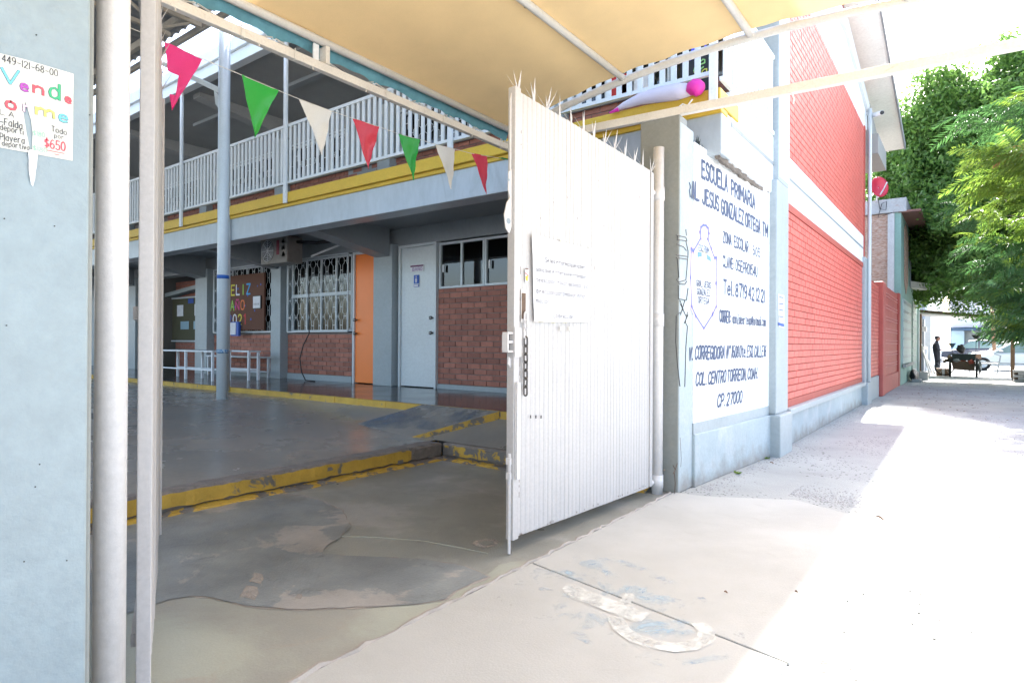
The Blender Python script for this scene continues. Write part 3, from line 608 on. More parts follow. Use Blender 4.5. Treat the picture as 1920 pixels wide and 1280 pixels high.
# dark sheet behind the glass, the rooms' dimness put into its colour
MB().box(-30, -1.96, 8.55, 8.59, ZC, 3.06).build('dim_room_sheet', flat('dim room', (.05, .055, .05)), B)
# ---- doors
def door(x0, x1, z1, y, m, knob_right):
    fo = MB().box(x0+.045, x1-.045, y, y+.04, ZC+.015, z1-.045).build('door', m, B, bevel=.003)
    mb = MB(); mb.box(x0, x0+.042, y-.03, y+.08, ZC, z1); mb.box(x1-.042, x1, y-.03, y+.08, ZC, z1); mb.box(x0+.042, x1-.042, y-.029, y+.08, z1-.042, z1)
    mb.build('door_frame', M_alu if m is M_oran else M_door, fo)
    kx = x1-.09 if knob_right else x0+.09
    for z in (1.32, 1.56):
        mb = MB(); mb.tube([(kx, y+.0, z), (kx, y-.03, z)], .016, 10); mb.tube([(kx, y-.03, z), (kx, y-.045, z), (kx, y-.07, z), (kx, y-.078, z)], [.018, .03, .028, .012], 12)
        mb.build('handle', M_knob, fo, smooth=True)
    return fo
door(-8.80, -8.11, 2.76, YF-.02, M_oran, False)
dw = door(-7.62, -6.76, 2.77, YF-.02, M_door, True)
# ---- pipes and cables on the facade
MB().tube([(-10.0+.0, 7.09, 2.5), (-10.02, 7.03, 2.2), (-10.0, 7.03, 1.6), (-9.99, 7.02, 1.32), (-10.14, 7.0, 1.1), (-10.2, 6.97, .85), (-10.12, 6.95, .6), (-9.95, 6.92, .45), (-9.8, 6.9, .443), (-9.62, 6.89, .443)], .011, 6).build('drain_hose', M_black, B, smooth=True)
# ---- upper floor
ZU = 3.29; ZR = 5.5
mb = MB(); mb.box(-30, -1.96, YF+.012, YF+.2, ZU, 4.28); mb.build('upper_brick_backing', M_mort, B)
lay(brick_list(-16, -2.0, 3.6, 4.28, .25, .0845, .011), frY(YF), M_brick, 'n', 'upper_brick', B, 160, near=lambda b: abs(b[0]+3.5)+.4*abs(b[2]-3.9))
MB().box(-30, -1.96, YF-.01, YF+.2, 5.0, 5.6).build('upper_lintel', M_dk, B)
for x0 in (-18.2, -14.1, -11.1, -8.05, -4.65): MB().box(x0, x0+.3, YF-.15, YF+.2, ZU, 5.5).build('upper_column', M_bluep, B)
for x0, x1 in ((-17.8, -14.2), (-13.7, -11.2), (-10.7, -9.0), (-7.65, -4.75), (-4.25, -2.9)):
    window(x0, x1, 4.3, 5.0, YF, B, 3, 1, True, False, gp=.13 if x0 < -5 else .2, gper=.35 if x0 < -5 else .45, gy=-.07, fr=M_rail)
MB().box(-9.0, -8.05, YF, YF+.06, ZU, 5.2).build('upper_door', M_dk, B)
MB().box(-30, -1.96, YF-.06, YF-.02, 4.26, 4.30).build('window_sill', M_gray, B)
# ceiling of the upper walkway with ribs and a light fitting
MB().box(-30, -1.96, 5.12, 14, 5.50, 5.55).build('upper_ceiling', M_ceil, B)
for x0 in (-17.9, -14.0, -10.95, -7.9, -4.5): MB().prism([(x0, YF, 5.15), (x0, 5.3, 5.42), (x0, 5.3, 5.5), (x0, YF, 5.5)], (.22, 0, 0)).build('ceiling_rib', M_ceil, B)
for x0 in (-12.4, -9.3, -6.2): MB().box(x0, x0+1.2, 6.0, 6.12, 5.44, 5.498).build('light_fitting', M_dk, B)
MB().box(-30, -1.55, 4.98, 5.12, 5.42, 5.70).build('fascia', M_rail, B, bevel=.01)
MB().box(-30, -1.35, 4.93, 4.98, 5.6, 5.78).build('gutter', M_white, B, bevel=.01)
# roof over the whole block
prof = [(4.95, 5.72), (11.44, 6.93), (17.1, 5.80)]
mb = MB(); mb.prism([(-30, prof[0][0], prof[0][1]), (-30, prof[1][0], prof[1][1]), (-30, prof[2][0], prof[2][1]), (-30, prof[2][0], prof[2][1]+.1), (-30, prof[1][0], prof[1][1]+.1), (-30, prof[0][0], prof[0][1]+.1)], (28.8, 0, 0))
mb.build('roof', M_soff, B)
mb = MB(); mb.prism([(-1.198, 4.95, 5.70), (-1.198, 11.44, 6.91), (-1.198, 17.1, 5.78), (-1.198, 17.1, 5.92), (-1.198, 11.44, 7.05), (-1.198, 4.95, 5.84)], (.03, 0, 0)); mb.build('roof_flashing', M_dk, B)
# end wall on the street
XW = -1.65
def yzprism(x0, x1, poly): return MB().prism([(x0, y, z) for y, z in poly], (x1-x0, 0, 0))
yzprism(-1.95, XW-.03, [(6.9, 0), (14.35, 0), (14.35, 6.3), (11.44, 6.9), (6.9, 6.0)]).build('end_wall', M_redm, B)
mb = MB()   # white frame around the two brick fields, butted so no faces share a plane
mb.box(XW-.03, XW, 6.9, 7.465, 2.9, 6.05); mb.box(XW-.029, XW-.001, 7.465, 14.0, 2.785, 3.325)
yy = [(7.465, 5.5), (13.93, 5.5), (14.35, 5.55), (14.35, 6.0), (11.44, 6.7), (7.465, 6.0)]
mb.prism([(XW-.0295, y, z) for y, z in yy], (.028, 0, 0)); mb.build('end_wall_band', M_white, B)
mb = MB(); mb.prism([(XW-.01, 6.9, 5.86), (XW-.01, 11.44, 6.36), (XW-.01, 14.6, 5.80), (XW-.01, 14.6, 6.02), (XW-.01, 11.44, 6.60), (XW-.01, 6.9, 6.1)], (.06, 0, 0)); mb.build('gable_beam', M_rail, B, bevel=.008)
mb = MB().box(XW-.03, XW+.015, 13.9, 14.02, 2.80, 5.52); mb.build('brick_edge_trim', M_redf, B)
MB().box(-1.95, -1.45, 14.35, 15.9, 5.05, 5.45).build('corner_beam', M_gray, B)
yzprism(-1.95, -1.6, [(14.36, 5.2), (15.9, 5.2), (15.9, 5.75), (14.36, 6.1)]).build('gable_end_panel', M_gray, B)
neary = lambda b: b[0]
mb = MB().box(XW-.028, XW+.012, 7.4, 13.9, 2.70, 2.785); mb.box(XW-.028, XW+.004, 7.4, 13.78, .445, .53); mb.build('brick_field_trim', M_redf, B)
bl_ = brick_list(7.40, 13.77, .53, 2.70, .24, .0805, .0075, 1)
bu_ = brick_list(7.47, 13.9, 3.33, 5.5, .24, .0805, .0075, 2)
lay(bl_, frXm(XW), M_red, 'r', 'painted_brick', B, 185, near=neary, D=.03)
lay(bu_, frXm(XW), M_red, 'r', 'upper_painted_brick', B, 115, near=neary, D=.03)
# skirting wall, sill, piers
MB().box(-1.95, -1.645, 7.36, 13.75, 0, .37).build('base_wall', M_base, B, bevel=.006)
MB().box(-1.95, -1.575, 7.36, 13.80, .372, .445).build('sill', M_bluep, B, bevel=.012)
for y0, y1 in ((6.74, 7.27), (13.72, 14.3)):
    MB().box(-1.9, -1.54, y0, y1, -.02, .43).build('pier_base', M_bluep, B, bevel=.012)
    MB().box(-1.9, -1.60, y0+.06, y1+.06, .43, 2.9).build('pier', M_bluep, B, bevel=.012)
MB().box(-1.95, -1.603, 6.87, 7.33, 2.905, 5.85).build('pier_top', M_bluep, B, bevel=.008)
MB().box(-1.602, -1.598, 6.885, 7.335, 2.95, 5.84).build('pier_white_coat', M_white, B)
# drain pipe, cable and camera at the far corner
MB().tube([(-1.57, 14.12, 5.9), (-1.57, 14.12, .44)], .035, 8).build('drain_pipe', M_alu, B, smooth=True)
# paint spill / white drips at top of lower brick field
# ---- railing of the upper walkway
mb = MB(); zr0, zr1 = 3.43, 4.24
mb.bar((-30, 5.10, zr0), (-1.72, 5.10, zr0), .035); mb.bar((-30, 5.10, zr1), (-1.72, 5.10, zr1), .035, .04)
rl = mb.build('railing', M_rail, B)
bmesh_bal = MB().box(-.024, .024, -.008, .008, zr0+.015, zr1-.02).mesh('baluster'); bmesh_bal.materials.append(M_rail)
x = -1.84; k = 0
while x > -17.2 and k < 150:
    instance('baluster', bmesh_bal, rl, Matrix.Translation((x, 5.10+random.uniform(-.002, .002), 0))); x -= .105; k += 1
mb = MB()
while x > -30: mb.box(x-.024, x+.024, 5.092, 5.108, zr0+.015, zr1-.02); x -= .105
mb.build('far_balusters', M_rail, rl, kind='stuff')
for x in (-1.69, -4.62, -7.77, -10.84, -13.9, -17.0):
    top = 5.42
    MB().box(x-.033, x+.033, 5.035, 5.07, 3.13, top).build('railing_post', M_rail if x < -2 else M_white, B, bevel=.004)
mb = MB(); mb.bar((-1.66, 5.17, 3.40), (-1.66, 6.86, 3.40), .035); mb.bar((-1.66, 5.17, 4.2), (-1.66, 6.86, 4.2), .035)
rl2 = mb.build('side_railing', M_white, B)
bb = MB().box(-.008, .008, -.034, .034, zr0-.02, zr1-.03).mesh('side_baluster'); bb.materials.append(M_white)
for k in range(14): instance('side_baluster', bb, rl2, Matrix.Translation((-1.66, 5.26+k*.118, 0)))
# ================================================================= THINGS ON THE FACADE
t = thing('air_conditioner', (-10.05, 6.4, 2.58), 'dirty white air conditioner box hung under the walkway above the windows', 'air conditioner')
MB().box(-10.45, -9.62, 6.3, 6.62, 2.57, 3.04).build('casing', mat('stained ac casing', (.2, .19, .175), .5, .2, 3, .1, 20, stain=(.14, .1, .07), stain_amt=.8), t, bevel=.015)
mb = MB()
for r in np.linspace(.04, .19, 6):
    mb.tube([(-10.22+r*math.cos(a), 6.29, 2.81+r*math.sin(a)) for a in np.linspace(0, 2*math.pi, 20)], .004, 4, False)
for a in range(8): mb.bar((-10.22, 6.292, 2.81), (-10.22+.19*math.cos(a*math.pi/4), 6.292, 2.81+.19*math.sin(a*math.pi/4)), .006)
mb.build('fan_guard', M_white, t)
f = MB(); disc(f, (-10.22, 6.302, 2.81), .195, None, (0, -1, 0), 20, .003); f.build('fan_opening', M_black, t)
MB().box(-9.94, -9.86, 6.294, 6.299, 2.72, 2.98).build('red_label', flat('dark red label', (.2, .03, .05)), t)
mb = MB()
for k in range(3):
    for s in (-1, 1): mb.prism([(-9.80, 6.294, 2.68+k*.12), (-9.66, 6.294, 2.68+k*.12), (-9.73, 6.294, 2.68+k*.12+.08*1)], (0, .004, 0))
mb.build('vent', M_dk, t)
MB().tube([(-9.62, 6.5, 2.95), (-9.3, 6.7, 2.93), (-9.1, 7.0, 3.0), (-9.0, 7.1, 3.0)], .03, 8).build('insulated_pipe', M_black, t, smooth=True)
MB().bar((-9.35, 6.6, 2.68), (-9.05, 7.08, 2.95), .03).build('bracket', M_rail, t)

t = thing('pin_board', (-12.2, 7.0, 1.40), 'brown pin board with colourful cut out letters leaning on the window grille', 'notice board')
MB().box(-13.15, -11.36, 6.93, 6.97, 1.40, 2.56).build('board', M_cork, t, bevel=.006)
pc = {'p': flat('magenta card', (.5, .03, .15)), 'y': flat('yellow card', (.62, .55, .03)), 'w': M_paper, 'g': flat('lime card', (.25, .5, .06)), 'b': flat('azure card', (.03, .3, .62)), 'o': flat('orange card', (.7, .16, .03)), 'r': flat('red card', (.5, .03, .03)), 'n': flat('blue card', (.03, .08, .35))}
rows = [(2.20, 'FELIZ', 'pywgb', -12.72), (1.88, 'AÑO', 'gpo', -12.62), (1.57, '2021', 'nwyr', -12.78)]
bb_ = [PY(470, 543, 6.92), PY(455, 582, 6.92), PY(445, 610, 6.92)]
rows = [(2.24, 'FELIZ', 'pywgb', -12.80), (1.92, 'AÑO', 'gpo', -12.62), (1.62, '2021', 'nwyr', -12.72)]
for z, s, cs, x in rows:
    for ch, c in zip(s, cs):
        me = text_mesh(ch, FR((x, 6.925, z-.09), (1, 0, 0), (0, 0, 1), (0, -1, 0)), .13, .2, weight=.03); me.materials.append(pc[c]); link('letter', me, t); x += .20
mb = MB()
for _ in range(14):
    x, z = random.uniform(-12.9, -11.45), random.uniform(1.45, 2.5); disc(mb, (x, 6.929, z), random.uniform(.012, .028), None, (0, -1, 0), 8, .002)
mb.build('dots', pc['n'], t)
MB().box(-11.73, -11.44, 6.905, 6.925, 1.83, 2.10).build('black_frame', M_black, t); MB().box(-11.715, -11.455, 6.9, 6.904, 1.845, 2.085).build('framed_sheet', M_paper, t)
lettering('frame_print', [('. . .', FR((-11.68, 6.898, 2.02), (1, 0, 0), (0, 0, 1), (0, -1, 0)), dict(width=.15, height=.02)), ('8888', FR((-11.69, 6.898, 1.91), (1, 0, 0), (0, 0, 1), (0, -1, 0)), dict(width=.2, height=.035))], M_black, t)
o = MB().box(-12.5, -12.2, 6.86, 6.92, 1.28, 1.58).build('blue_tray', M_blue, None, bevel=.01); tag(o, 'bright blue plastic folder hanging at the foot of the brown pin board', 'folder')
o = MB().box(-12.52, -12.28, 6.845, 6.858, 1.31, 1.56).build('white_notice_sheet', M_paper, None); tag(o, 'white printed sheet stuck on the blue folder below the pin board', 'notice')

t = thing('bulletin_board', (-15.9, 7.9, 1.2), 'wide olive bulletin board with pinned drawings in the dark recess', 'notice board')
MB().box(-17.4, -14.3, 7.9, 7.94, 1.2, 2.30).build('board', M_olb, t); mb = MB()
for z in (1.17, 2.32): mb.bar((-17.4, 7.89, z), (-14.3, 7.89, z), .035)
mb.build('frame', M_alu, t)
pale = flat('pale blue drawing', (.25, .38, .45)); n_ = 0
for x in (-17.1, -16.15, -15.55, -14.95): MB().box(x, x+.34, 7.885, 7.89, 1.83, 2.13).build('drawing', M_paper, t); 
for x in (-16.9, -16.2, -15.5, -14.8): MB().box(x, x+.45, 7.885, 7.89, 1.48, 1.69).build('drawing', pale, t)
for x, c in ((-16.5, 'n'), (-15.9, 'g'), (-15.3, 'p')): MB().box(x, x+.28, 7.886, 7.892, 2.16, 2.28).build('coloured_strip', pc[c], t)

t = thing('poster_stand', (-18.2, 6.9, .44), 'tall white poster panel on the far wall beside the left gate post', 'poster')
MB().box(-18.6, -17.95, 7.05, 7.08, .75, 2.6).build('panel', M_paper, t)
for z, c in ((2.35, 'r'), (1.95, 'o'), (1.62, 'p'), (1.3, 'n'), (1.0, 'r')): MB().box(-18.5, -18.05, 7.04, 7.046, z-.1, z+.08).build('picture', pc[c], t)

# signs on the white door
t = thing('restroom_sign', (-7.2, 7.09, 2.2), 'small blue restroom pictogram plate on the pale grey door', 'sign')
MB().box(-7.27, -7.155, 7.092, 7.098, 2.125, 2.265).build('plate', M_blue, t)
MB().box(-7.27, -7.155, 7.092, 7.098, 2.07, 2.11).build('caption_plate', M_blue, t); MB().box(-7.262, -7.163, 7.088, 7.091, 2.076, 2.104).build('caption', M_paper, t)
mb = MB(); disc(mb, (-7.2125, 7.088, 2.238), .012, None, (0, -1, 0), 10, .002); mb.prism([(-7.2125, 7.088, 2.225), (-7.235, 7.088, 2.19), (-7.225, 7.088, 2.14), (-7.2, 7.088, 2.14), (-7.19, 7.088, 2.19)], (0, -.002, 0)); mb.build('figure', M_paper, t)
t = thing('name_sticker', (-7.2, 7.09, 2.36), 'purple and white lettered sticker above the restroom plate', 'sticker')
MB().box(-7.36, -7.05, 7.094, 7.097, 2.32, 2.43).build('sheet', M_paper, t); MB().box(-7.35, -7.06, 7.091, 7.0935, 2.40, 2.425).build('stripe', flat('purple print', (.13, .02, .1)), t)
lettering('sticker_lettering', [('BAÑO', FR((-7.30, 7.091, 2.335), (1, 0, 0), (0, 0, 1), (0, -1, 0)), dict(width=.22, height=.05, weight=.02))], flat('violet print', (.2, .05, .3)), t)

# benches on the corridor
def bench(name, x0, x1, y0, y1, h, label, group=None, rail=.2, mid=False):
    t = thing(name, ((x0+x1)/2, (y0+y1)/2, ZC), label, 'bench', group)
    MB().box(x0, x1, y0, y1, ZC+h-.03, ZC+h).build('seat', M_white, t, bevel=.005)
    for x in ((x0+.04, (x0+x1)/2, x1-.04) if mid else (x0+.04, x1-.04)):
        for y in (y0+.03, y1-.03): MB().box(x-.02, x+.02, y-.02, y+.02, ZC+.001, ZC+h-.03).build('leg', M_white, t)
    for y in (y0+.03, y1-.03): MB().box(x0+.06, x1-.06, y-.012, y+.012, ZC+rail-.012, ZC+rail+.012).build('stretcher', M_white, t)
    return t
bench('white_bench', -13.15, -11.05, 5.72, 6.1, .56, 'white steel bench nearest the yard, left of the pale pole', 'benches along the corridor', .2, True)
bench('white_bench', -13.3, -11.25, 6.75, 7.02, .43, 'long low white bench against the brick wall below the pin board', 'benches along the corridor', .12)
bench('white_bench', -11.9, -10.75, 6.25, 6.5, .56, 'short white bench frame right behind the pale pole', 'benches along the corridor')
bpy.data.objects['white_bench.002'].location.x -= .0
# upper floor banner and board
t = thing('cloth_banner', (-2.4, 5.05, 3.3), 'rolled lilac and magenta cloth tied along the yellow walkway edge', 'banner')
pts = [PY(u, v, 5.04) for u, v in ((1146, 211), (1170, 198), (1200, 186), (1235, 178), (1270, 172), (1297, 168))]
mb = MB(); mb.tube(pts, [.008, .03, .05, .065, .07, .05], 10); mb.build('cloth_roll', M_lilac, t, smooth=True)
pts = [PY(u, v, 5.02) for u, v in ((1290, 175), (1303, 165), (1320, 162))]
MB().tube([pts[0], pts[0].lerp(pts[1], .5)+Vector((0, 0, .01)), pts[1], pts[1].lerp(pts[2], .6), pts[2]], [.03, .062, .074, .062, .03], 14).build('magenta_end', M_magf, t, smooth=True); MB().tube([PY(1143, 212, 5.03), PY(1160, 205, 5.03)], [.008, .02], 6).build('magenta_tip', M_magf, t)
MB().tube([PY(u, v, 5.09) for u, v in ((1180, 190), (1230, 176), (1260, 170))], [.01, .025, .01], 6).build('magenta_fold', M_magf, t)
t = thing('chalk_board', (-2.5, 6.5, 4.2), 'black board with neon lettering behind the white balusters of the upper floor', 'sign board')
a, b, c, d = PY(1276, 135, 6.2), PY(1326, 125, 6.2), PY(1330, 60, 6.2), PY(1280, 60, 6.2)
MB().box(a.x, b.x+.1, 6.2, 6.23, a.z-.35, a.z+.75).build('board', M_black, t)
fm = lambda u, v: FR(PY(u, v, 6.19), (1, 0, 0), (0, 0, 1), (0, -1, 0))
lettering('blue_lettering', [('AP', fm(1294, 112), dict(width=.16, height=.15, weight=.02))], flat('blue neon marker', (.1, .12, .8)), t)
lettering('green_lettering', [('let', fm(1300, 134), dict(width=.2, height=.13, weight=.0, shear=.3))], flat('green neon marker', (.3, .6, .2)), t)
lettering('yellow_lettering', [('ta', fm(1301, 147), dict(width=.14, height=.09, weight=.01))], flat('yellow neon marker', (.65, .65, .1)), t)
for k, (u, v, c, lab) in enumerate(((1160, 160, 'r', 'red and green paper flower stuck behind the upper window grille'), (1172, 162, 'w', 'pink patterned sheet stuck behind the upper window grille'), (1198, 158, 'w', 'white sheet stuck behind the upper window grille'))):
    p = PY(u, v, 7.04); o = MB().box(p.x-.12, p.x+.12, 7.035, 7.045, p.z-.12, p.z+.12).build('paper_decoration', [pc['r'], mat('pink print', (.6, .2, .2), .6, .4, 12, 0, 20, col2=(.6, .05, .05), mix_scale=14), M_paper][k], None); tag(o, lab, 'decoration')
# ================================================================= GATEWAY
# left pillar
t = thing('gate_pillar', (-2.0, .3, 0), 'thick grey blue gate pillar at the left edge with glossy uneven paint', 'pillar')
MB().box(-2.2, -1.8, -.6, .612, 0, 3.6).build('pillar_body', M_pil, t, bevel=.006)
MB().box(-2.19, -1.808, .605, .624, 0, 3.6).build('pillar_edge', M_olive, t, bevel=.006)
mb = MB()
for u, v in ((68, 66), (168, 216), (8, 410), (102, 424), (12, 610), (66, 912), (74, 870), (45, 1052), (125, 1050)):
    p = PX(u, v, -1.799); mb.tube([(p.x, p.y, p.z), (p.x+.002, p.y, p.z)], .0016, 6)
mb.build('pit', M_black, t)
# right pillar
t = thing('gate_pillar', (-1.97, 4.75, 0), 'grey gate pillar with black scrawled graffiti beside the painted school sign', 'pillar')
MB().box(-2.13, -1.80, 4.60, 4.76, .0, 2.955).build('pillar_body', M_olive, t, bevel=.008)  # olive body holds the inner side's shade, the street face is paler
MB().box(-1.93, -1.795, 4.605, 4.90, .0, 2.90).build('pillar_face', M_base, t, bevel=.012)
gp = lambda u, v: PX(u, v, -1.793)
mb = MB()
def gl(px, r=.0035): mb.tube([gp(u, v) for u, v in px], r, 5)
gl([(1286, 430), (1287, 442)]); gl([(1268, 441), (1286, 445), (1288, 452), (1270, 449)]); gl([(1269, 458), (1282, 463), (1287, 470)]); gl([(1268, 478), (1290, 481), (1289, 486), (1268, 483)]); gl([(1286, 452), (1290, 470), (1290, 480)])
gl([(1270, 484), (1273, 520), (1268, 524), (1272, 529), (1286, 525), (1288, 505), (1289, 486)]); gl([(1288, 527), (1284, 533), (1273, 532)]); gl([(1272, 535), (1272, 560), (1287, 563), (1290, 540)])
gl([(1275, 563), (1281, 580), (1277, 585), (1269, 590)]); gl([(1284, 563), (1276, 590)]); gl([(1268, 592), (1267, 640), (1270, 680), (1275, 724)]); gl([(1289, 585), (1285, 604), (1289, 612), (1286, 650), (1284, 725)])
gl([(1290, 590), (1283, 606)]); gl([(1270, 441), (1270, 450)]); gl([(1276, 570), (1286, 592)])
mb.build('graffiti', M_black, t)
mb = MB()
for L in ([(1262, 888), (1266, 880), (1270, 868)], [(1266, 880), (1262, 872)], [(1264, 884), (1266, 905), (1265, 925)], [(1275, 820), (1277, 860), (1276, 875)]):
    mb.tube([PX(u, v, -1.796) for u, v in L], .003, 4)
mb.build('crack', M_rust, t)
# hinge posts
def post(x, y, z1, r, label, cut):
    t = thing('gate_post', (x, y, 0), label, 'gate post')
    MB().tube([(x, y, 0), (x, y, z1-1.3), (x, y, z1)], [r, r, r*.98], 20).build('pipe', M_gate2, t, smooth=True)
    for z in ((.10, 1.35, 2.33) if y > 2 else ()):
        MB().tube([(x, y, z-.05), (x, y, z+.05)], r*1.12, 16).build('hinge_collar', M_gate2, t, smooth=True)
    return t
post(-1.93, .712, 3.4, .0405, 'pinkish white hinge post against the left grey pillar', 0)
post(-1.93, 4.505, 2.69, .042, 'pinkish white hinge post in front of the graffiti pillar', 0)
# gate leaves: local x runs from hinge to free edge
def leaf(nm, label, x_len, h_at_hinge, h_at_free, mtx, sp_seed, both=False):
    t = thing(nm, (0, 0, 0), label, 'gate'); t.matrix_world = mtx; WM[t.name] = Matrix()
    rnd = random.Random(sp_seed)
    def H_(x): return h_at_hinge+(h_at_free-h_at_hinge)*x/x_len
    zb = lambda x: .075+.02*x/x_len
    st = .05
    MB().prism([(0.03, -.02, .08), (.03+.045, -.02, .08), (.075, -.02, H_(.07)-.02), (.03, -.02, H_(.03)-.02)], (0, .04, 0)).build('hinge_stile', M_gate, t, bevel=.003)
    MB().prism([(x_len-st, -.025, .085), (x_len, -.025, .085), (x_len, -.025, H_(x_len)), (x_len-st, -.025, H_(x_len))], (0, .05, 0)).build('lock_stile', M_gate, t, bevel=.003)
    for z in (.25, 1.25, 2.3):
        MB().box(.075, x_len-st, .0, .035, z-.02, z+.02).build('rail', M_gate, t)
    # corrugated sheet
    mb = MB(); pitch = .043; x = .078; row = []; k = 0; d = .003
    while x < x_len-st-.004:
        seam = .002 if int((x)/.6) % 2 else 0
        for dx, yy in ((0, 0), (pitch*.14, -d), (pitch*.62, -d), (pitch*.76, 0)): row.append((x+dx, -.012+yy-seam+.0015*math.sin((x+dx)*9)+rnd.uniform(-.0007, .0007)))
        x += pitch
    row = [q for q in row if q[0] < x_len-st-.002]; row.append((x_len-st-.001, -.014))
    n = len(row)
    for zf_ in (lambda x: zb(x), lambda x: .9, lambda x: 1.7, lambda x: H_(x)-.012):
        mb.v += [(px, py, zf_(px)) for px, py in row]
    mb.f = [(j*n+i, j*n+i+1, (j+1)*n+i+1, (j+1)*n+i) for j in range(3) for i in range(n-1)]
    o = mb.build('corrugated_sheet', M_gate, t, fixn=False); so_ = o.modifiers.new('s', 'SOLIDIFY'); so_.thickness = .0012
    # welded spike fans
    x = .06; ks = 0
    while x < x_len-.02:
        mb = MB(); z = H_(x)-.02; r_ = rnd.uniform
        def spike(ax, ay, L, wd): 
            b = Vector((x, -.01, z)); dv = Vector((ax, ay, 1)).normalized(); tip = b+dv*L; s = Vector((wd, 0, 0)); q = Vector((0, .0015, 0))
            mb.add([b-s-q, b+s-q, b+s+q, b-s+q, tip], [(0, 1, 4), (1, 2, 4), (2, 3, 4), (3, 0, 4), (3, 2, 1, 0)])
        spike(r_(-.14, .12), -.1+r_(-.15, .1), r_(.11, .15), .013); spike(-.6+r_(-.25, .25), .35, r_(.08, .14), .008); spike(.6+r_(-.25, .25), -.3, r_(.08, .14), .008)
        if rnd.random() < .75: spike(r_(.1, .3), .55, r_(.12, .15), .006)
        if rnd.random() < .5: spike(r_(-.35, -.15), -.5, r_(.1, .14), .006)
        mb.build('spike_cluster', M_gate, t, fixn=True); x += .135+r_(-.01, .015)
    MB().tube([(0.0, 0, .10), (.04, 0, .10)], .02, 8).build('hinge_pin', M_gate2, t); MB().tube([(0.0, 0, 2.33), (.04, 0, 2.33)], .02, 8).build('hinge_pin', M_gate2, t)
    return t
# right leaf
fa = Vector((-2.014, 2.70, 0)); hb = Vector((-1.945, 4.44, 0))
ux = (fa-hb).normalized(); L1 = (fa-hb).length
# local +x towards free edge (-Y), sheet side faces street (+X) => local -y = +X
uy = Vector((0, 0, 1)).cross(ux)   # +90 deg from ux
M1 = FR(hb, ux, -uy, (0, 0, 1))
g = leaf('gate_leaf', 'tall pinkish white corrugated gate leaf, ajar, with steel spikes along its top', L1, 2.49, 2.575, M1, 2)
sgn = -1 if (M1.to_3x3() @ Vector((0, -1, 0))).x > 0 else 1
def inL(x, y, z): return M1 @ Vector((x, y, z))
# leaf fittings built in local coordinates
MB().box(L1-.035, L1-.01, -.045, -.027, .42, .95).build('drop_bolt', M_gate2, g); 
MB().tube([(L1-.0, .0, .01), (L1-.0, .0, .52), (L1+.003, .0, .56)], .009, 8).build('bolt_rod', M_gate2, g)
mb = MB(); mb.tube([(L1-.003, .0, .009), (L1-.003, .0, .10)], .0095, 8); mb.build('rusty_bolt_tip', M_rust, g)
for z in (.42, .5): MB().box(L1-.01, L1+.016, -.014, .014, z, z+.035).build('bolt_guide', M_gate2, g)
mb = MB(); mb.box(L1-.03, L1+.045, -.02, .02, 1.115, 1.125); mb.box(L1-.03, L1+.045, -.02, .02, 1.215, 1.225); mb.box(L1+.04, L1+.048, -.02, .02, 1.125, 1.215); mb.box(L1-.0, L1+.045, -.02, .02, 1.165, 1.178); mb.box(L1-.055, L1+.0, -.034, -.027, 1.09, 1.25)
mb.build('latch_keeper', M_gate2, g)
MB().prism([(L1, -.004, 1.03), (L1+.022, -.004, 1.05), (L1+.018, -.004, 1.09), (L1, -.004, 1.08)], (0, .008, 0)).build('latch_tongue', M_gate2, g)
# hasp arm hanging on the edge
mb = MB(); mb.prism([(L1+.002, -.006, 2.12), (L1+.028, -.006, 2.10), (L1+.03, -.006, 2.0), (L1+.014, -.006, 1.96), (L1+.04, -.006, 1.93), (L1+.062, -.006, 1.86), (L1+.05, -.006, 1.79), (L1+.02, -.006, 1.765), (L1+.002, -.006, 1.80)], (0, .008, 0)); 
mb.prism([(L1+.002, -.002, 2.54), (L1+.014, -.002, 2.5), (L1+.014, -.002, 2.1), (L1+.002, -.002, 2.1)], (0, .006, 0)); mb.build('hasp_arm', M_gate2, g)
f = MB(); disc(f, (L1+.032, -.0075, 1.83), .017, None, (0, -1, 0), 14, .001); disc(f, (L1+.03, -.0075, 2.055), .008, None, (0, -1, 0), 10, .001); f.build('hasp_hole', flat('seen through hole', (.25, .3, .34)), g)
MB().box(L1-.105, L1-.068, -.0245, -.0205, 1.30, 1.445).build('hand_slot', M_rust, g)
MB().box(L1-.11, L1-.064, -.0235, -.0195, 1.28, 1.465).build('slot_frame', M_gate2, g)
mb = MB()
for x, z in ((L1-.16, .74), (L1-.21, .735), (L1-.26, .73)): mb.box(x, x+.006, -.026, -.022, z, z+.018)
mb.build('bullet_nick', M_black, g)
mb = MB(); rnd = random.Random(8)
for _ in range(34):
    x, z = rnd.choice([(L1-.052, rnd.uniform(.2, 2.4)), (L1-.052, rnd.uniform(.3, 1.1)), (rnd.uniform(.15, L1-.1), rnd.uniform(1.6, 2.3))]); hh = rnd.uniform(.008, .04) if x > L1-.1 else rnd.uniform(.004, .02)
    mb.box(x-.0012, x+.0012, -.0265, -.0255, z, z+hh)
for k in range(26):
    x = rnd.uniform(.12, L1-.06); hh = rnd.uniform(.004, .016); mb.box(x-.002, x+.002, -.0225, -.0215, .098, .098+hh)
mb.build('paint_chip', M_rust, g, kind='stuff')
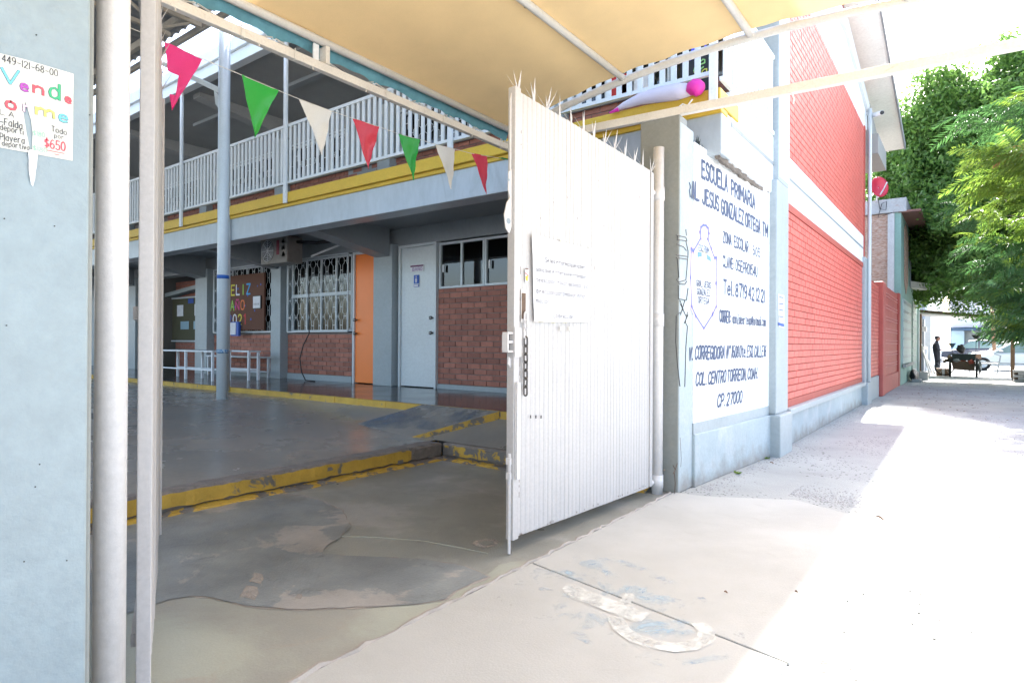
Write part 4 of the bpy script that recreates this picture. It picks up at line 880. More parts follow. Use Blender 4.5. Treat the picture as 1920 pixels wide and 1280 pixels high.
# chain
ch = thing('chain', tuple(inL(L1-.092, -.035, 1.33)), 'hanging steel chain with pale upper links on the gate leaf', 'chain')
def torus_link(c, ry, m, name):
    mb = MB(); pts = []
    for k in range(18):
        a = 2*math.pi*k/18; pts.append((math.cos(a)*.014, 0, math.sin(a)*.014+(.014 if math.sin(a) > 0 else -.014)))
    rr = Matrix.Rotation(ry, 3, 'Z'); pts = [rr @ Vector(p)+Vector(c) for p in pts]; mb.tube(pts+[pts[0]], .005, 6, False); return mb.build(name, m, ch, smooth=True)
c0 = inL(L1-.092, -.036, 0); base_a = math.atan2(ux.y, ux.x)
for k in range(10):
    z = 1.31-k*.0455; torus_link((c0.x, c0.y, z), base_a if k % 2 == 0 else base_a+1.35, M_gate2 if k < 3 else M_chain, 'chain_link')
# notice on the gate
nt_ = thing('paper_notice', tuple(inL(.9, -.03, 1.5)), 'handwritten white paper notice taped on the corrugated gate leaf', 'notice')
def onleaf(u, v, off):
    p0 = inL(0, off, 0); n = (M1.to_3x3() @ Vector((0, -1, 0))); d = ray(u, v); return O+d*((p0-O).dot(n)/d.dot(n))
c4 = [onleaf(u, v, -.0275) for u, v in ((997, 439), (1106, 467), (1106, 604), (1001, 603))]
mb = MB(); NN = 12; nrm = M1.to_3x3() @ Vector((0, -1, 0))
for i in range(NN+1):
    for j in range(NN+1):
        s, q = i/NN, j/NN; p = (c4[0].lerp(c4[1], s)).lerp(c4[3].lerp(c4[2], s), q); mb.v.append(tuple(p+nrm*(.0025*math.sin(s*9+q*2)+.002*math.sin(q*7))))
mb.f = [(i*(NN+1)+j, (i+1)*(NN+1)+j, (i+1)*(NN+1)+j+1, i*(NN+1)+j+1) for i in range(NN) for j in range(NN)]
mb.build('sheet', M_paper, nt_, smooth=True)
right = (c4[1]-c4[0]); right.z = 0; right.normalize()
def tl(s, u0, v0, u1, h, **k):
    p = onleaf(u0, v0, -.0335); q = onleaf(u1, v0, -.0335); d = dict(width=(q-p).length, height=h); d.update(k); return (s, FR(p, right, (0, 0, 1), nrm), d)
W_ = (c4[1]-c4[0]).length
def ln(s, a, b, zt, h, **k):
    k.setdefault('weight', .012)   # a, b fractions of width, zt metres below the sheet's top
    p = c4[0]+right*W_*a+nrm*.006; p.z = c4[0].z-zt-.0*a; d = dict(width=W_*(b-a), height=h); d.update(k); return (s, FR(p, right, (0, 0, 1), nrm), d)
for q in (ln('Se les informa que la per-', .20, .93, .145, .026), ln('sona que le interese el transpor-', .06, .96, .205, .024), ln('te escolar, favor de pasar a la', .06, .95, .265, .025), ln('dirección para mayor infor-', .06, .95, .33, .027), ln('mación', .06, .27, .385, .024), ln('La dirección', .34, .68, .465, .025)): lettering('notice_lettering', [q], M_pen, nt_)
for q in (ln('Atención', .08, .38, .075, .03), ln('Padres de familia', .45, .9, .085, .02), ln('Atte', .42, .56, .425, .016)): lettering('pale_lettering', [q], M_penb, nt_)
mb = MB()
for a, z in ((.05, .03), (.05, .13), (.05, .26), (.05, .4), (.1, .49), (.3, .495), (.5, .49), (.3, .012), (.55, .018)):
    pts = [c4[0]+right*(W_*a+.006*math.sin(k*1.3)+(.008*k if z > .45 or z < .02 else 0))+Vector((0, 0, -z-(.009*k if .02 < z < .45 else .004*math.sin(k*1.5))))+nrm*.006 for k in range(6)]; mb.tube(pts, .0012, 4)
mb.build('yellow_squiggle', flat('pale yellow marker', (.62, .58, .28)), nt_)
M_tape = mat('cream masking tape', (.74, .72, .6), .6, .03, 5, 0)
for a, z in ((-.01, -.004), (.45, -.012), (.97, .0), (.98, .12), (.45, .515), (.6, .515)):
    p = c4[0]+right*W_*a+Vector((0, 0, -z))+nrm*.007; MB().prism([p, p+right*.045, p+right*.045-Vector((0, 0, .022)), p-Vector((0, 0, .022))], nrm*.0006).build('tape', M_tape, nt_)
p = onleaf(987, 517, -.022); st_ = thing('sticker', tuple(p), 'small torn colourful sticker left of the paper notice', 'sticker')
def lp(du, dz, o=.001): return p+right*du+Vector((0, 0, dz))+nrm*o
MB().prism([lp(-.014, .04), lp(.014, .042), (lp(.016, -.03)), lp(.0, -.042), lp(-.012, -.03)], nrm*.0006).build('paper', M_paper, st_)
MB().prism([lp(-.012, -.004, .002), lp(.013, .004, .002), lp(.01, -.03, .002), lp(-.006, -.028, .002)], nrm*.0004).build('yellow_print', flat('orange yellow print', (.75, .4, .02)), st_)
MB().prism([lp(-.013, .012, .0022), lp(.013, -.002, .0022), lp(.013, .004, .0022), lp(-.013, .018, .0022)], nrm*.0004).build('red_print', pc['r'], st_)
MB().prism([lp(-.013, .034, .0022), lp(.013, .036, .0022), lp(.013, .042, .0022), lp(-.013, .04, .0022)], nrm*.0004).build('brown_print', M_cork, st_)
# left leaf swung inwards, seen nearly edge-on
hb2 = Vector((-1.965, .815, 0)); fa2 = Vector((-3.66, 1.585, 0)); ux2 = (fa2-hb2).normalized(); L2 = (fa2-hb2).length
M2 = FR(hb2, ux2, Vector((0, 0, 1)).cross(ux2), (0, 0, 1))
leaf('gate_leaf', 'pinkish white gate leaf swung inwards and seen edge on beside the left post', L2, 2.9, 2.52, M2, 5)
# ---- poster on the left pillar
t = thing('hand_drawn_poster', (-1.79, .5, 1.72), 'torn hand lettered sale poster taped to the left pillar', 'poster')
XP = -1.7985
pp = lambda u, v, o=0: PX(u, v, XP+o)
poly = [(-50, 88), (138, 139), (136, 302), (-50, 268)]
hole = [(47, 190), (52, 205), (58, 225), (61, 250), (60, 278), (56, 279), (50, 252), (47, 232), (44, 212)]
me_l = [(-50, 88), (47, 112), (47, 190), (44, 212), (47, 232), (50, 252), (56, 279), (56, 287), (-50, 268)]
me_r = [(47, 112), (138, 139), (136, 302), (60, 288), (60, 278), (61, 250), (58, 225), (52, 205), (47, 190)]
mb = MB(); mb.prism([pp(*q) for q in me_l], (.0005, 0, 0)); mb.prism([pp(*q) for q in me_r], (.0005, 0, 0)); mb.build('sheet', M_paper2, t)
mb = MB(); rows_ = [(54, 280, 72, 282), (53, 290, 71, 292), (54, 300, 70, 302), (54, 310, 69, 312), (54, 320, 67, 322), (56, 332, 66, 334), (58, 346, 62, 350)]
for i, (a, b, c, d) in enumerate(rows_):
    o = .004 if i % 2 else .001; mb.v += [tuple(pp(a, b, o)), tuple(pp(c, d, o))]
mb.f = [(2*i, 2*i+1, 2*i+3, 2*i+2) for i in range(len(rows_)-1)]; mb.build('torn_strip', M_paper, t)
def pt(s, u0, v0, u1, v1, h, **k):
    p, q = pp(u0, v0, .0012), pp(u1, v1, .0012); d = dict(width=(q-p).length, height=h); d.update(k); dr = (q-p).normalized(); return (s, FR(p, dr, (0, 0, 1), (1, 0, 0)), d)
col_ = {'aq': flat('aqua pencil', (.16, .5, .62)), 'pu': flat('purple pencil', (.42, .07, .42)), 're': flat('red pencil', (.75, .09, .12)), 'gr': flat('green pencil', (.05, .42, .2)), 'ye': flat('yellow pencil', (.72, .66, .16)), 'pi': flat('pale pink pencil', (.68, .48, .62))}
def bubble(s, u0, v0, u1, v1, h, c):
    w_ = .0
    it = pt(s, u0+3, v0, u1-3, v1, h-.005, sw=.0046); o = (it[0], it[1].copy(), dict(it[2], sw=.0062)); it[1].translation += Vector((.0007, 0, 0))
    lettering('letter_outline', [o], M_pen, t); lettering('letter', [it], col_[c], t)

for s, u0, v0, u1, v1, h, c in (('V', 0, 155, 38, 160, .038, 'aq'), ('e', 36, 168, 56, 173, .028, 'pu'), ('n', 60, 173, 86, 179, .03, 're'), ('d', 90, 182, 116, 188, .042, 'gr'), ('e', 120, 191, 136, 195, .024, 're'),
                               ('f', -14, 172, 0, 176, .04, 'pu'), ('o', 8, 202, 33, 208, .03, 're'), ('r', 41, 208, 54, 211, .026, 'pi'), ('m', 65, 214, 104, 222, .028, 'ye'), ('e', 108, 226, 130, 231, .029, 'aq')): bubble(s, u0, v0, u1, v1, h, c)
for q in (pt('449-121-68-00', 4, 116, 108, 144, .016), pt('L A', 0, 214, 26, 221, .012), pt('-Falda', 0, 233, 42, 243, .016), pt('deporti', 0, 243, 44, 253, .013), pt('Playera', 0, 262, 46, 270, .015), pt('deportiva', 4, 273, 55, 282, .012), pt('Todo', 97, 246, 125, 254, .013), pt('por', 102, 258, 120, 262, .010)): lettering('pencil_lettering', [q], M_pen, t)
M_pg = flat('pale green pencil', (.3, .6, .42))
for q in (pt('$180', 62, 254, 84, 258, .012), pt('$180', 62, 282, 88, 287, .012)): lettering('price_lettering', [q], M_pg, t)
lettering('price', [pt('$650', 84, 276, 122, 284, .022, weight=.012)], col_['re'], t)
MB().tube([pp(88, 281.5, .002), pp(121, 288, .002)], .0007, 4).build('underline', col_['re'], t); MB().tube([pp(102, 289, .002), pp(112, 291, .002)], .0007, 4).build('underline', col_['re'], t)

# ---- painted sign wall
t = thing('sign_wall', (-1.78, 6.0, 0), 'white wall painted with the school name, crest and address in navy letters', 'sign wall')
SA, SB = Vector((-1.79, 4.9, 0)), Vector((-1.672, 6.8, 0)); SD = (SB-SA).normalized(); SN = Vector((SD.y, -SD.x, 0))
XS = 0.
def SP(u, v, o=0.):     # the sign wall's own plane
    d = ray(u, v); p0 = SA+SN*o; return O+d*((p0-O).dot(SN)/d.dot(SN))
sx = lambda y, o=0.: SA.x+(y-SA.y)*SD.x/SD.y+o
MB().prism([(sx(4.895), 4.895, .515), (sx(6.85), 6.85, .515), (sx(6.85), 6.85, 2.80), (sx(4.895), 4.895, 2.815)], (-.15, 0, 0)).build('wall', M_signw, t)
MB().prism([(-1.95, 4.895, 0), (-1.772, 4.896, 0), (-1.632, 6.85, 0), (-1.95, 6.85, 0)], (0, 0, .43)).build('base_wall', M_base, t, bevel=.008)
MB().prism([(-1.94, 4.894, .43), (sx(4.894, .006), 4.894, .43), (sx(6.85, .006), 6.85, .43), (-1.94, 6.85, .43)], (0, 0, .09)).build('grey_band', M_bluep, t)
mb = MB(); rnd = random.Random(6)
for _ in range(70):
    y = rnd.uniform(4.9, 5.6); s = rnd.uniform(.01, .03); hh = rnd.uniform(.02, .09); x = sx(y)-.03+rnd.uniform(-.04, .03); q = rnd.uniform(-.02, .02)
    mb.add([(x, y-s, 2.80), (x+.004, y+s, 2.80), (x+q, y+q, 2.81+hh), (x-.004, y, 2.80)], [(0, 1, 2), (1, 3, 2), (3, 0, 2)])
mb.build('broken_glass', M_shard, t, kind='stuff')
def sw(s, u0, vb0, u1, vb1, vt0, **k):
    p, q = SP(u0, vb0, .0025), SP(u1, vb1, .0025); top = SP(u0, vt0, .0025); d = dict(width=(q-p).length, height=(top.z-p.z), weight=.055); d.update(k)
    dr = (q-p).normalized(); return (s, FR(p, dr, (0, 0, 1), SN), d)
for q in (sw('ESCUELA', 1316.3, 332.3, 1364, 359.7, 300.6), sw('PRIMARIA', 1371.4, 365, 1415.6, 392, 338), sw('AL.', 1298, 371.5, 1311, 377, 340), sw('JESUS', 1317.5, 381, 1348, 396, 353),
    sw('GONZALEZ', 1353, 400, 1394.4, 421.4, 373), sw('ORTEGA', 1398, 423.5, 1425.3, 437.8, 399), sw('TM', 1430, 441, 1439.6, 445, 417),
    sw('ZONA', 1355.7, 453.8, 1371.6, 460, 433.5, weight=.03), sw('ESCOLAR', 1376.8, 463, 1403.4, 474, 442, weight=.03), sw('505', 1411.5, 477, 1425, 482.7, 461, weight=.03),
    sw('CLAVE:', 1355.7, 499.1, 1376, 505, 478.9, weight=.03), sw('05EPR0154U', 1379.7, 507, 1420, 518.8, 486.5, weight=.03), sw('Tel. 8719 42 12 21', 1357, 550.6, 1433.8, 566.5, 525),
    sw('CORREO:', 1349.4, 603.2, 1370, 605.5, 581, weight=.03), sw('gonzaleortega@hotmail.com', 1373.5, 606, 1435.8, 611.3, 588, weight=.01),
    sw('V.', 1291.5, 674.5, 1299, 674, 652, shear=.2), sw('CORREGIDORA', 1303, 673.5, 1358, 671.5, 649, shear=.2), sw('Nº 1608 Ote. ESQ. CALLE 16', 1362, 671, 1436, 667.8, 648, shear=.2, weight=.03),
    sw('COL. CENTRO TORREON, COAH.', 1304.4, 722.5, 1420.6, 708.4, 699, shear=.2), sw('CP. 27000', 1345, 763, 1391, 754, 740, shear=.2)): lettering('sign_lettering', [q], M_ink, t)
p = SP(1291.8, 369, .0025)
mb = MB(); mb.tube([p+SD*a+Vector((0, 0, z)) for a, z in ((0, .115), (.022, .095), (.022, .07), (.003, .055), (.025, 0))], .006, 4); mb.build('letter_stroke', M_ink, t)
# crest
cz = 5.3333
def cr(x, y, o=.0015): return SP(1280+x/cz, 400+y/cz, o)
outl = [(180, 250), (175, 190), (182, 140), (205, 118), (235, 122), (255, 150), (262, 200), (252, 258), (285, 350), (318, 445), (338, 440), (336, 700), (335, 930), (300, 1010), (212, 1150), (130, 1020), (90, 930), (80, 640), (86, 350), (108, 378)]
def band(name, pts, w_, m, o):
    P_ = [cr(x, y, o) for x, y in pts]; c = sum((Vector(q) for q in P_), Vector())/len(P_); mb = MB(); n = len(P_)
    for i in range(n):
        a, b = P_[i], P_[(i+1) % n]; d = (b-a).normalized(); nn = SN.cross(d)*w_/2
        mb.prism([a-nn-d*w_*.35, b-nn+d*w_*.35, b+nn+d*w_*.35, a+nn-d*w_*.35], SN*.0004)
    return mb.build(name, m, t)
band('crest_pink_glow', outl, .05, mat('pale pink airbrush', (.72, .56, .66), .7, .05, 3, 0), .0008)
band('crest_outline', outl, .018, mat('violet blue paint', (.12, .17, .55), .6, .1, 6, 0), .0018)
MB().prism([cr(195, 210), cr(235, 205), (cr(245, 570)), cr(188, 570)], SN*.0004).build('crest_tower', mat('pale stone paint', (.5, .47, .38), .8, .3, 40, 0), t)
MB().prism([cr(155, 318, .0025), cr(205, 310, .0025), cr(265, 352, .0025), cr(265, 405, .0025), cr(205, 372, .0025), cr(158, 380, .0025)], SN*.0004).build('crest_ribbon', mat('pale ribbon paint', (.6, .66, .75), .7, .1, 6, 0), t)
mb = MB(); mb.prism([cr(150, 385, .0022), cr(188, 390, .0022), cr(188, 430, .0022), cr(150, 440, .0022)], SN*.0004); mb.prism([cr(240, 405, .0022), cr(280, 440, .0022), cr(286, 485, .0022), cr(243, 455, .0022)], SN*.0004); mb.build('crest_ribbon_tail', flat('ribbon blue paint', (.12, .28, .7)), t)
def ct(s, x0, y0, x1, y1, h): 
    p, q = cr(x0, y0, .0033), cr(x1, y1, .0033); return (s, FR(p, (q-p).normalized(), (0, 0, 1), SN), dict(width=(q-p).length, height=h, weight=.03))
lettering('crest_lettering', [ct('ESC. PRIM', 162, 370, 262, 402, .05), ct('GRAL. JESUS', 138, 724, 284, 750, .05), ct('GONZALEZ', 144, 810, 276, 828, .05), ct('ORTEGA', 156, 893, 264, 908, .05)], M_ink, t)
mb = MB(); mb.prism([cr(125, 948, .002), cr(212, 962, .002), cr(300, 972, .002), cr(212, 970, .002)], SN*.0004); mb.build('crest_book_line', flat('steel blue paint', (.2, .35, .5)), t)
mb = MB(); mb.prism([cr(148, 990, .002), cr(185, 1010, .002), cr(208, 1055, .002), cr(165, 1040, .002)], SN*.0004); mb.prism([cr(275, 998, .002), cr(238, 1010, .002), cr(215, 1060, .002), cr(258, 1040, .002)], SN*.0004); mb.build('crest_laurel', flat('pale green paint', (.42, .62, .58)), t)
# notice on the pier
t = thing('pier_notice', (-1.58, 7.0, 1.4), 'blue and white notice on the grey pier between sign and red bricks', 'notice')
c = [PX(u, v, -1.597) for u, v in ((1459, 551), (1470, 554), (1470, 615), (1460, 612))]
MB().prism(c, (.002, 0, 0)).build('sheet', M_paper, t)
c = [PX(u, v, -1.594) for u, v in ((1459, 604), (1470, 607), (1470, 613), (1460, 610))]; MB().prism(c, (.001, 0, 0)).build('blue_band', M_blue, t)
mb = MB()
for v in (556, 568, 580, 592): c = [PX(u, vv, -1.594) for u, vv in ((1461, v), (1469, v+1), (1469, v+3), (1461, v+2))]; mb.prism(c, (.001, 0, 0))
mb.build('blue_line', M_blue, t)

# ================================================================= SHADE CANOPY
t = thing('shade_canopy', (-1.26, 1.5, 0), 'arched tan shade fabric on white pipes over the gateway', 'canopy')
XC = -1.26; zc = lambda x: 3.40-.0585*(x-XC)**2
xs = np.linspace(-3.44, .92, 41); ys = np.linspace(-2.0, 4.56, 60); mb = MB(); rnd = random.Random(1)
for x in xs:
    for y in ys:
        purl = min(abs(x-q) for q in (-3.4, -2.27, -1.26, -.3, .88)); sag = -.012*min(1, purl/.4)+.03
        ed = .02*math.sin(x*17)*max(0, 1-(4.56-y)/.15)
        mb.v.append((x, y-max(0, (y-4.5))*abs(math.sin(x*6.5))*.5, zc(x)+sag+.006*math.sin(y*5+x*3)+.004*math.sin(x*13+y*1.7)+.003*math.sin(y*11-x*4)+ed*.3))
n = len(ys); mb.f = [(i*n+j, (i+1)*n+j, (i+1)*n+j+1, i*n+j+1) for i in range(len(xs)-1) for j in range(n-1)]
mb.build('fabric', M_tan, t, smooth=True, fixn=False)
for x in (-3.40, -2.27, -1.26, -.3, .88): MB().tube([(x, -2.0, zc(x)-.0), (x, 4.56, zc(x)-.0)], .027, 12).build('purlin', M_pipe, t, smooth=True)
for y in (4.585, -1.95): MB().tube([(x, y, zc(x)-.01) for x in np.linspace(-3.44, .92, 30)], .03, 12).build('arch_pipe', M_pipe, t, smooth=True)
# teal hem laced to the bar
gx = [1.0, 1.35, 1.7, 2.181, 2.554, 2.989, 3.417, 3.783, 4.136, 4.53]
mb = MB(); Y_ = np.linspace(.3, 4.57, 110); rows = 6
def scal(y):
    k = max(i for i in range(len(gx)) if gx[i] <= y) if y >= gx[0] else 0
    if y < gx[0] or k == len(gx)-1: return 0
    tt = (y-gx[k])/(gx[k+1]-gx[k]); return math.sin(tt*math.pi)
for y in Y_:
    for j in range(rows+1):
        q = j/rows; mb.v.append((-3.425-.06*q+.006*math.sin(y*23+q*4)*q, y, 3.175-.125*q+.03*scal(y)*q**2+.004*math.sin(y*31)*q))
mb.f = [(i*(rows+1)+j, (i+1)*(rows+1)+j, (i+1)*(rows+1)+j+1, i*(rows+1)+j+1) for i in range(len(Y_)-1) for j in range(rows)]
mb.build('teal_hem', M_teal, t, smooth=True, fixn=False)
for y in gx[1:]:
    mb = MB(); a = Vector((-3.49, y, 3.068)); pts = [a+Vector((0, .016*math.cos(k*math.pi/5), .016*math.sin(k*math.pi/5))) for k in range(11)]; mb.tube(pts, .0075, 6, False); mb.build('grommet', M_white, t, smooth=True)
    mb = MB(); b = Vector((-3.40, y-.16, 2.985)); b2 = Vector((-3.40, y+.17, 2.975)); mb.tube([a, b, b+Vector((.02, 0, -.07))], .005, 5); mb.tube([a, b2], .005, 5); mb.build('lace', M_pipe, t)
# straight tube frame
MB().bar((-3.40, .2, 2.96), (-3.40, 4.60, 2.96), .045, .055).build('frame_tube', M_bar, t, bevel=.004)
MB().bar((-3.43, 4.50, 2.985), (1.6, 4.89, 2.985), .05, .065).build('frame_tube', M_bar, t, bevel=.004)
for y in (1.55, 2.48): MB().box(-3.435, -3.365, y, y+.03, 2.985, 3.1).build('frame_plate', M_bar, t)
for k in range(4):
    y = (1.9, 2.25, 3.0, 3.6)[k]; MB().tube([(-3.37, y, 2.93), (-3.36, y, 2.99), (-3.41, y+.01, 2.995), (-3.43, y, 2.94), (-3.37, y+.02, 2.925)], .003, 4).build('cord_loop', M_pipe, t)
MB().tube([(-1.86, 4.66, 3.02), (-1.80, 4.66, 3.05), (-1.76, 4.66, 3.03), (-1.72, 4.66, 3.07)], .006, 5).build('tied_rag', M_white, t)
MB().tube([(-1.0, 4.66, 2.95), (-.985, 4.66, 2.9), (-.99, 4.66, 2.87)], .006, 5).build('tied_rag', M_white, t)
MB().box(-3.41, -3.40, 2.41, 2.45, 2.99, 3.10).build('bracket', M_white, t)

# ---- pennants
t = thing('pennant_string', (-3.35, 2.8, 2.6), 'string of pink, green, cream and red plastic pennants across the gateway', 'bunting')
XF = -3.33
fp = lambda u, v, o=0: PX(u, v, XF+o)
flags = [('pink', M_pinkf, (308, 78), (380, 111), (322, 208)), ('green', M_grnf, (453, 140), (522, 170), (478, 258)), ('cream', M_whf, (561, 185), (622, 209), (604, 291)), ('red', M_redfl, (661, 222), (711, 238), (691, 317)),
         ('green', M_grnf, (746, 251), (787, 262), (775, 338)), ('white', M_whf, (817, 271), (854, 280), (846, 355)), ('red', M_redfl, (884, 287), (914, 293), (912, 364))]
for i, (nm, m_, a, b, c) in enumerate(flags):
    A, Bv, C = fp(*a), fp(*b), fp(*c); mb = MB(); N_ = 12
    for r_ in range(N_+1):
        q = r_/N_
        for k in range(7):
            s = k/6; p = (A.lerp(Bv, s)).lerp(C, q)
            p = p+Vector((.005*math.sin(q*7+s*6+i*2)+.006*math.sin(q*17+i+s*5)*(s-.3), 0, 0)); mb.v.append(tuple(p))
    mb.f = [(r_*7+k, r_*7+k+1, (r_+1)*7+k+1, (r_+1)*7+k) for r_ in range(N_) for k in range(6) if not (i == 0 and 5 <= r_ <= 8 and k < 3 and r_-5 >= 0)]
    mb.build('pennant', m_, t, smooth=True, label=nm+' triangular pennant')
mb = MB(); mb.v = [tuple(fp(933, 297, k*.0)+Vector((.05*k, 0, 0))) for k in (0, 1)]+[tuple(fp(960, 303)+Vector((.05, 0, 0))), tuple(fp(958, 301)+Vector((.0, 0, 0)))]; mb.f = [(0, 1, 2, 3)]; mb.build('pennant', M_grnf, t, label='green pennant seen edge on')
MB().tube([fp(u, v) for u, v in ((200, 30), (245, 53), (308, 79), (380, 111), (453, 141), (522, 170), (561, 186), (622, 209), (661, 222), (711, 238), (746, 251), (787, 262), (817, 271), (854, 280), (884, 288), (914, 293), (960, 301))], .0022, 5).build('string', M_whf, t)

# ---- yard pole and yard roof
t = thing('yard_pole', (-8.28, 4.43, .365), 'pale round steel pole with a blue tape band standing in the yard', 'pole')
MB().tube([(-8.28, 4.43, .35), (-8.28, 4.43, 5.44)], .076, 20).build('shaft', M_pole, t, smooth=True)
MB().tube([(-8.28, 4.43, 2.03), (-8.28, 4.43, 2.08)], .0775, 20).build('blue_tape', flat('blue tape', (.015, .09, .35)), t, smooth=True)
MB().tube([(-8.28, 4.43, 1.0), (-8.28, 4.43, 1.055)], .0772, 20).build('worn_blue_sticker', mat('worn blue sticker', (.05, .16, .3), .6, .4, 30, 0, 20, col2=(.4, .48, .52), mix_scale=40), t, smooth=True)
MB().tube([(-8.28, 4.43, .352), (-8.28, 4.43, .37)], .085, 16).build('base_ring', M_gray, t)
t = thing('downpipe', (-9.35, 5.3, .44), 'thinner grey white pipe standing on the corridor edge behind the yard pole', 'pipe')
MB().tube([(-9.42, 5.1, ZC-.05), (-9.42, 5.1, 2.9), (-9.42, 5.05, 5.6)], .055, 14).build('shaft', M_rail, t, smooth=True)
t = thing('yard_roof', (-12, 0, 5.5), 'grey corrugated steel roof on stained trusses over the school yard', 'roof')
mb = MB(); x = -30; row = []
while x < -3.9: row += [(x, 0), (x+.05, .03), (x+.13, .03), (x+.18, 0)]; x += .2
mb = MB(); ysr = [-6.5, 4.15]
for y in ysr: mb.v += [(px, y, 5.53+pz+(4.15-y)*.03) for px, pz in row]
n = len(row); mb.f = [(i, i+1, n+i+1, n+i) for i in range(n-1)]; mb.build('corrugated_sheet', M_roofm, t, fixn=False)
for y in np.arange(3.9, -6.5, -1.3): MB().bar((-30, y, 5.46+(4.15-y)*.03), (-3.95, y, 5.46+(4.15-y)*.03), .06, .10).build('purlin', M_truss, t)
for x in (-27, -22.5, -17.5, -12.9, -8.28, -4.2):
    mb = MB(); mb.bar((x, -6.5, 5.7), (x, 4.1, 5.40), .06); mb.bar((x, -6.5, 5.3), (x, 3.7, 5.12), .05); y = 4.0; k = 0
    while y > -6: mb.bar((x, y, 5.40), (x, y-.45, 5.14), .03); mb.bar((x, y-.45, 5.14), (x, y-.9, 5.42), .03); y -= .9
    mb.build('truss', M_truss, t)
MB().bar((-8.30, 4.43, 4.62), (-9.9, 4.3, 5.42), .05, .07).build('brace', M_pole, t)
MB().prism([(-8.37, 4.42, 4.55), (-8.55, 4.42, 4.72), (-8.5, 4.42, 4.5), (-8.37, 4.42, 4.38)], (0, .02, 0)).build('gusset', M_pole, t)
MB().bar((-30, 4.2, 5.47), (-3.95, 4.2, 5.47), .05, .08).build('edge_beam', M_truss, t)
# ================================================================= DOWN THE STREET
t = thing('red_boundary_wall', (-1.6, 18, 0), 'red painted wall with raised rows beyond the brick end wall', 'wall')
MB().box(-1.95, -1.63, 14.36, 16.2, .45, 2.55).build('brick_wall_body', M_redm, t)
lay(brick_list(14.45, 16.2, .5, 2.5, .24, .0805, .0075, 4), frXm(-1.61), M_red, 'r', 'painted_brick', t, 200, near=neary)
MB().box(-1.95, -1.60, 14.36, 16.2, 0, .48).build('base_wall', M_bluep, t, bevel=.01)
MB().box(-2.0, -1.52, 16.2, 16.75, 0, 2.62).build('pier', M_redw, t, bevel=.03)
MB().box(-1.95, -1.60, 16.75, 20.6, 0, 2.62).build('wall_panel', M_redw, t)
MB().box(-1.9, -1.54, 20.6, 20.95, 0, 2.66).build('pier', M_redf, t, bevel=.02)
MB().box(-1.9, -1.555, 16.75, 20.6, 0, .42).build('base_wall', M_redw, t, bevel=.01)
for z in np.arange(.62, 2.4, .29):
    for dz in (0, .075): MB().box(-1.62, -1.578, 16.8, 20.55, z+dz, z+dz+.022).build('raised_row', mat('pale red ridge', (.58, .22, .2), .7, .1, 8, .2) if 'pale red ridge' not in MATS else MATS['pale red ridge'], t, bevel=.006)
t = thing('green_house', (-4, 24, 0), 'mint green house with bare old brick side wall and concrete roof slab', 'house')
MB().box(-9, -1.70, 20.93, 30.0, 0, 5.0).build('side_wall', M_oldb, t)
rnd = random.Random(12)
MB().box(-1.70, -1.53, 20.92, 28.6, 0, 5.15).build('front_wall', M_green_w, t, bevel=.01)
MB().box(-1.86, -1.695, 20.86, 20.925, 0, 5.0).build('corner_column', mat('rough white plaster', (.5, .5, .5), .9, .1, 5, .5, 20, stain=(.3, .28, .26), stain_amt=.5), t)
MB().box(-9, -1.40, 20.85, 28.8, 5.02, 5.42).build('roof_slab', mat('weathered roof concrete', (.42, .42, .42), .9, .15, 3, .4, 15, stain=(.35, .25, .2), stain_amt=.7), t, bevel=.01)
MB().box(-1.6, -1.05, 20.9, 28.6, 5.0, 5.06).build('eave_underside', mat('brown eave', (.2, .1, .08), .8), t)
MB().prism([(-1.52, 21.9, 3.1), (-1.52, 22.5, 2.75), (-1.52, 23.2, 3.1), (-1.52, 23.3, 4.6), (-1.52, 22.3, 4.9), (-1.52, 21.8, 4.7)], (.012, 0, 0)).build('bare_patch', M_oldb, t)
fo = MB().box(-1.57, -1.50, 24.3, 25.8, 3.1, 4.6).build('window', M_dk, t); MB().box(-1.495, -1.49, 24.4, 25.7, 3.2, 4.5).build('pane', M_glass, fo)
MB().prism([(-1.5, 24.2, 3.1), (-1.5, 26, 3.1), (-.95, 25.1, 3.05)], (0, 0, .2)).build('awning', M_pipe, t)
mb = MB(); 
fo = MB().box(-1.53, -1.50, 21.3, 24.6, .62, 2.55).build('shutter', mat('worn white shutter', (.42, .5, .48), .7, .1, 5, .2, 20, stain=(.25, .27, .25), stain_amt=.6), t)
for z in np.arange(.8, 2.5, .27): 
    mb = MB(); mb.box(-1.5, -1.485, 21.4, 24.5, z, z+.02); mb.box(-1.5, -1.485, 21.4, 24.5, z+.05, z+.065); mb.build('scroll_bar', M_dk, fo)
MB().box(-1.5, -1.42, 21.2, 24.7, .52, .6).build('sill', M_gray, t)
fo = MB().box(-1.53, -1.49, 25.2, 27.2, .0, 2.7).build('door', mat('mottled steel door', (.3, .36, .32), .7, .3, 9, .2, 20, stain=(.1, .1, .09), stain_amt=.7), t)
for z in np.arange(.3, 2.6, .25): MB().box(-1.49, -1.475, 25.3, 27.1, z, z+.03).build('bar', M_dk, fo)
MB().tube([(-1.5, 28.4, 0), (-1.5, 28.4, 5.0)], .04, 8).build('conduit', M_rail, t)
t = thing('satellite_dish', (-2.25, 20.9, 5.4), 'round red satellite dish on the roof edge above the bare brick wall', 'satellite dish')
mb = MB(); c = Vector((-2.10, 20.8, 5.78)); ax = Vector((.62, -.75, .12)).normalized(); xx = ax.cross(Vector((0, 0, 1))).normalized(); yy = ax.cross(xx)
for k in range(6):
    for a in range(24): mb.v.append(tuple(c+(xx*math.cos(a*math.pi/12)*.27+yy*math.sin(a*math.pi/12)*.31)*(k/5)+ax*(.07*(k/5)**2)))
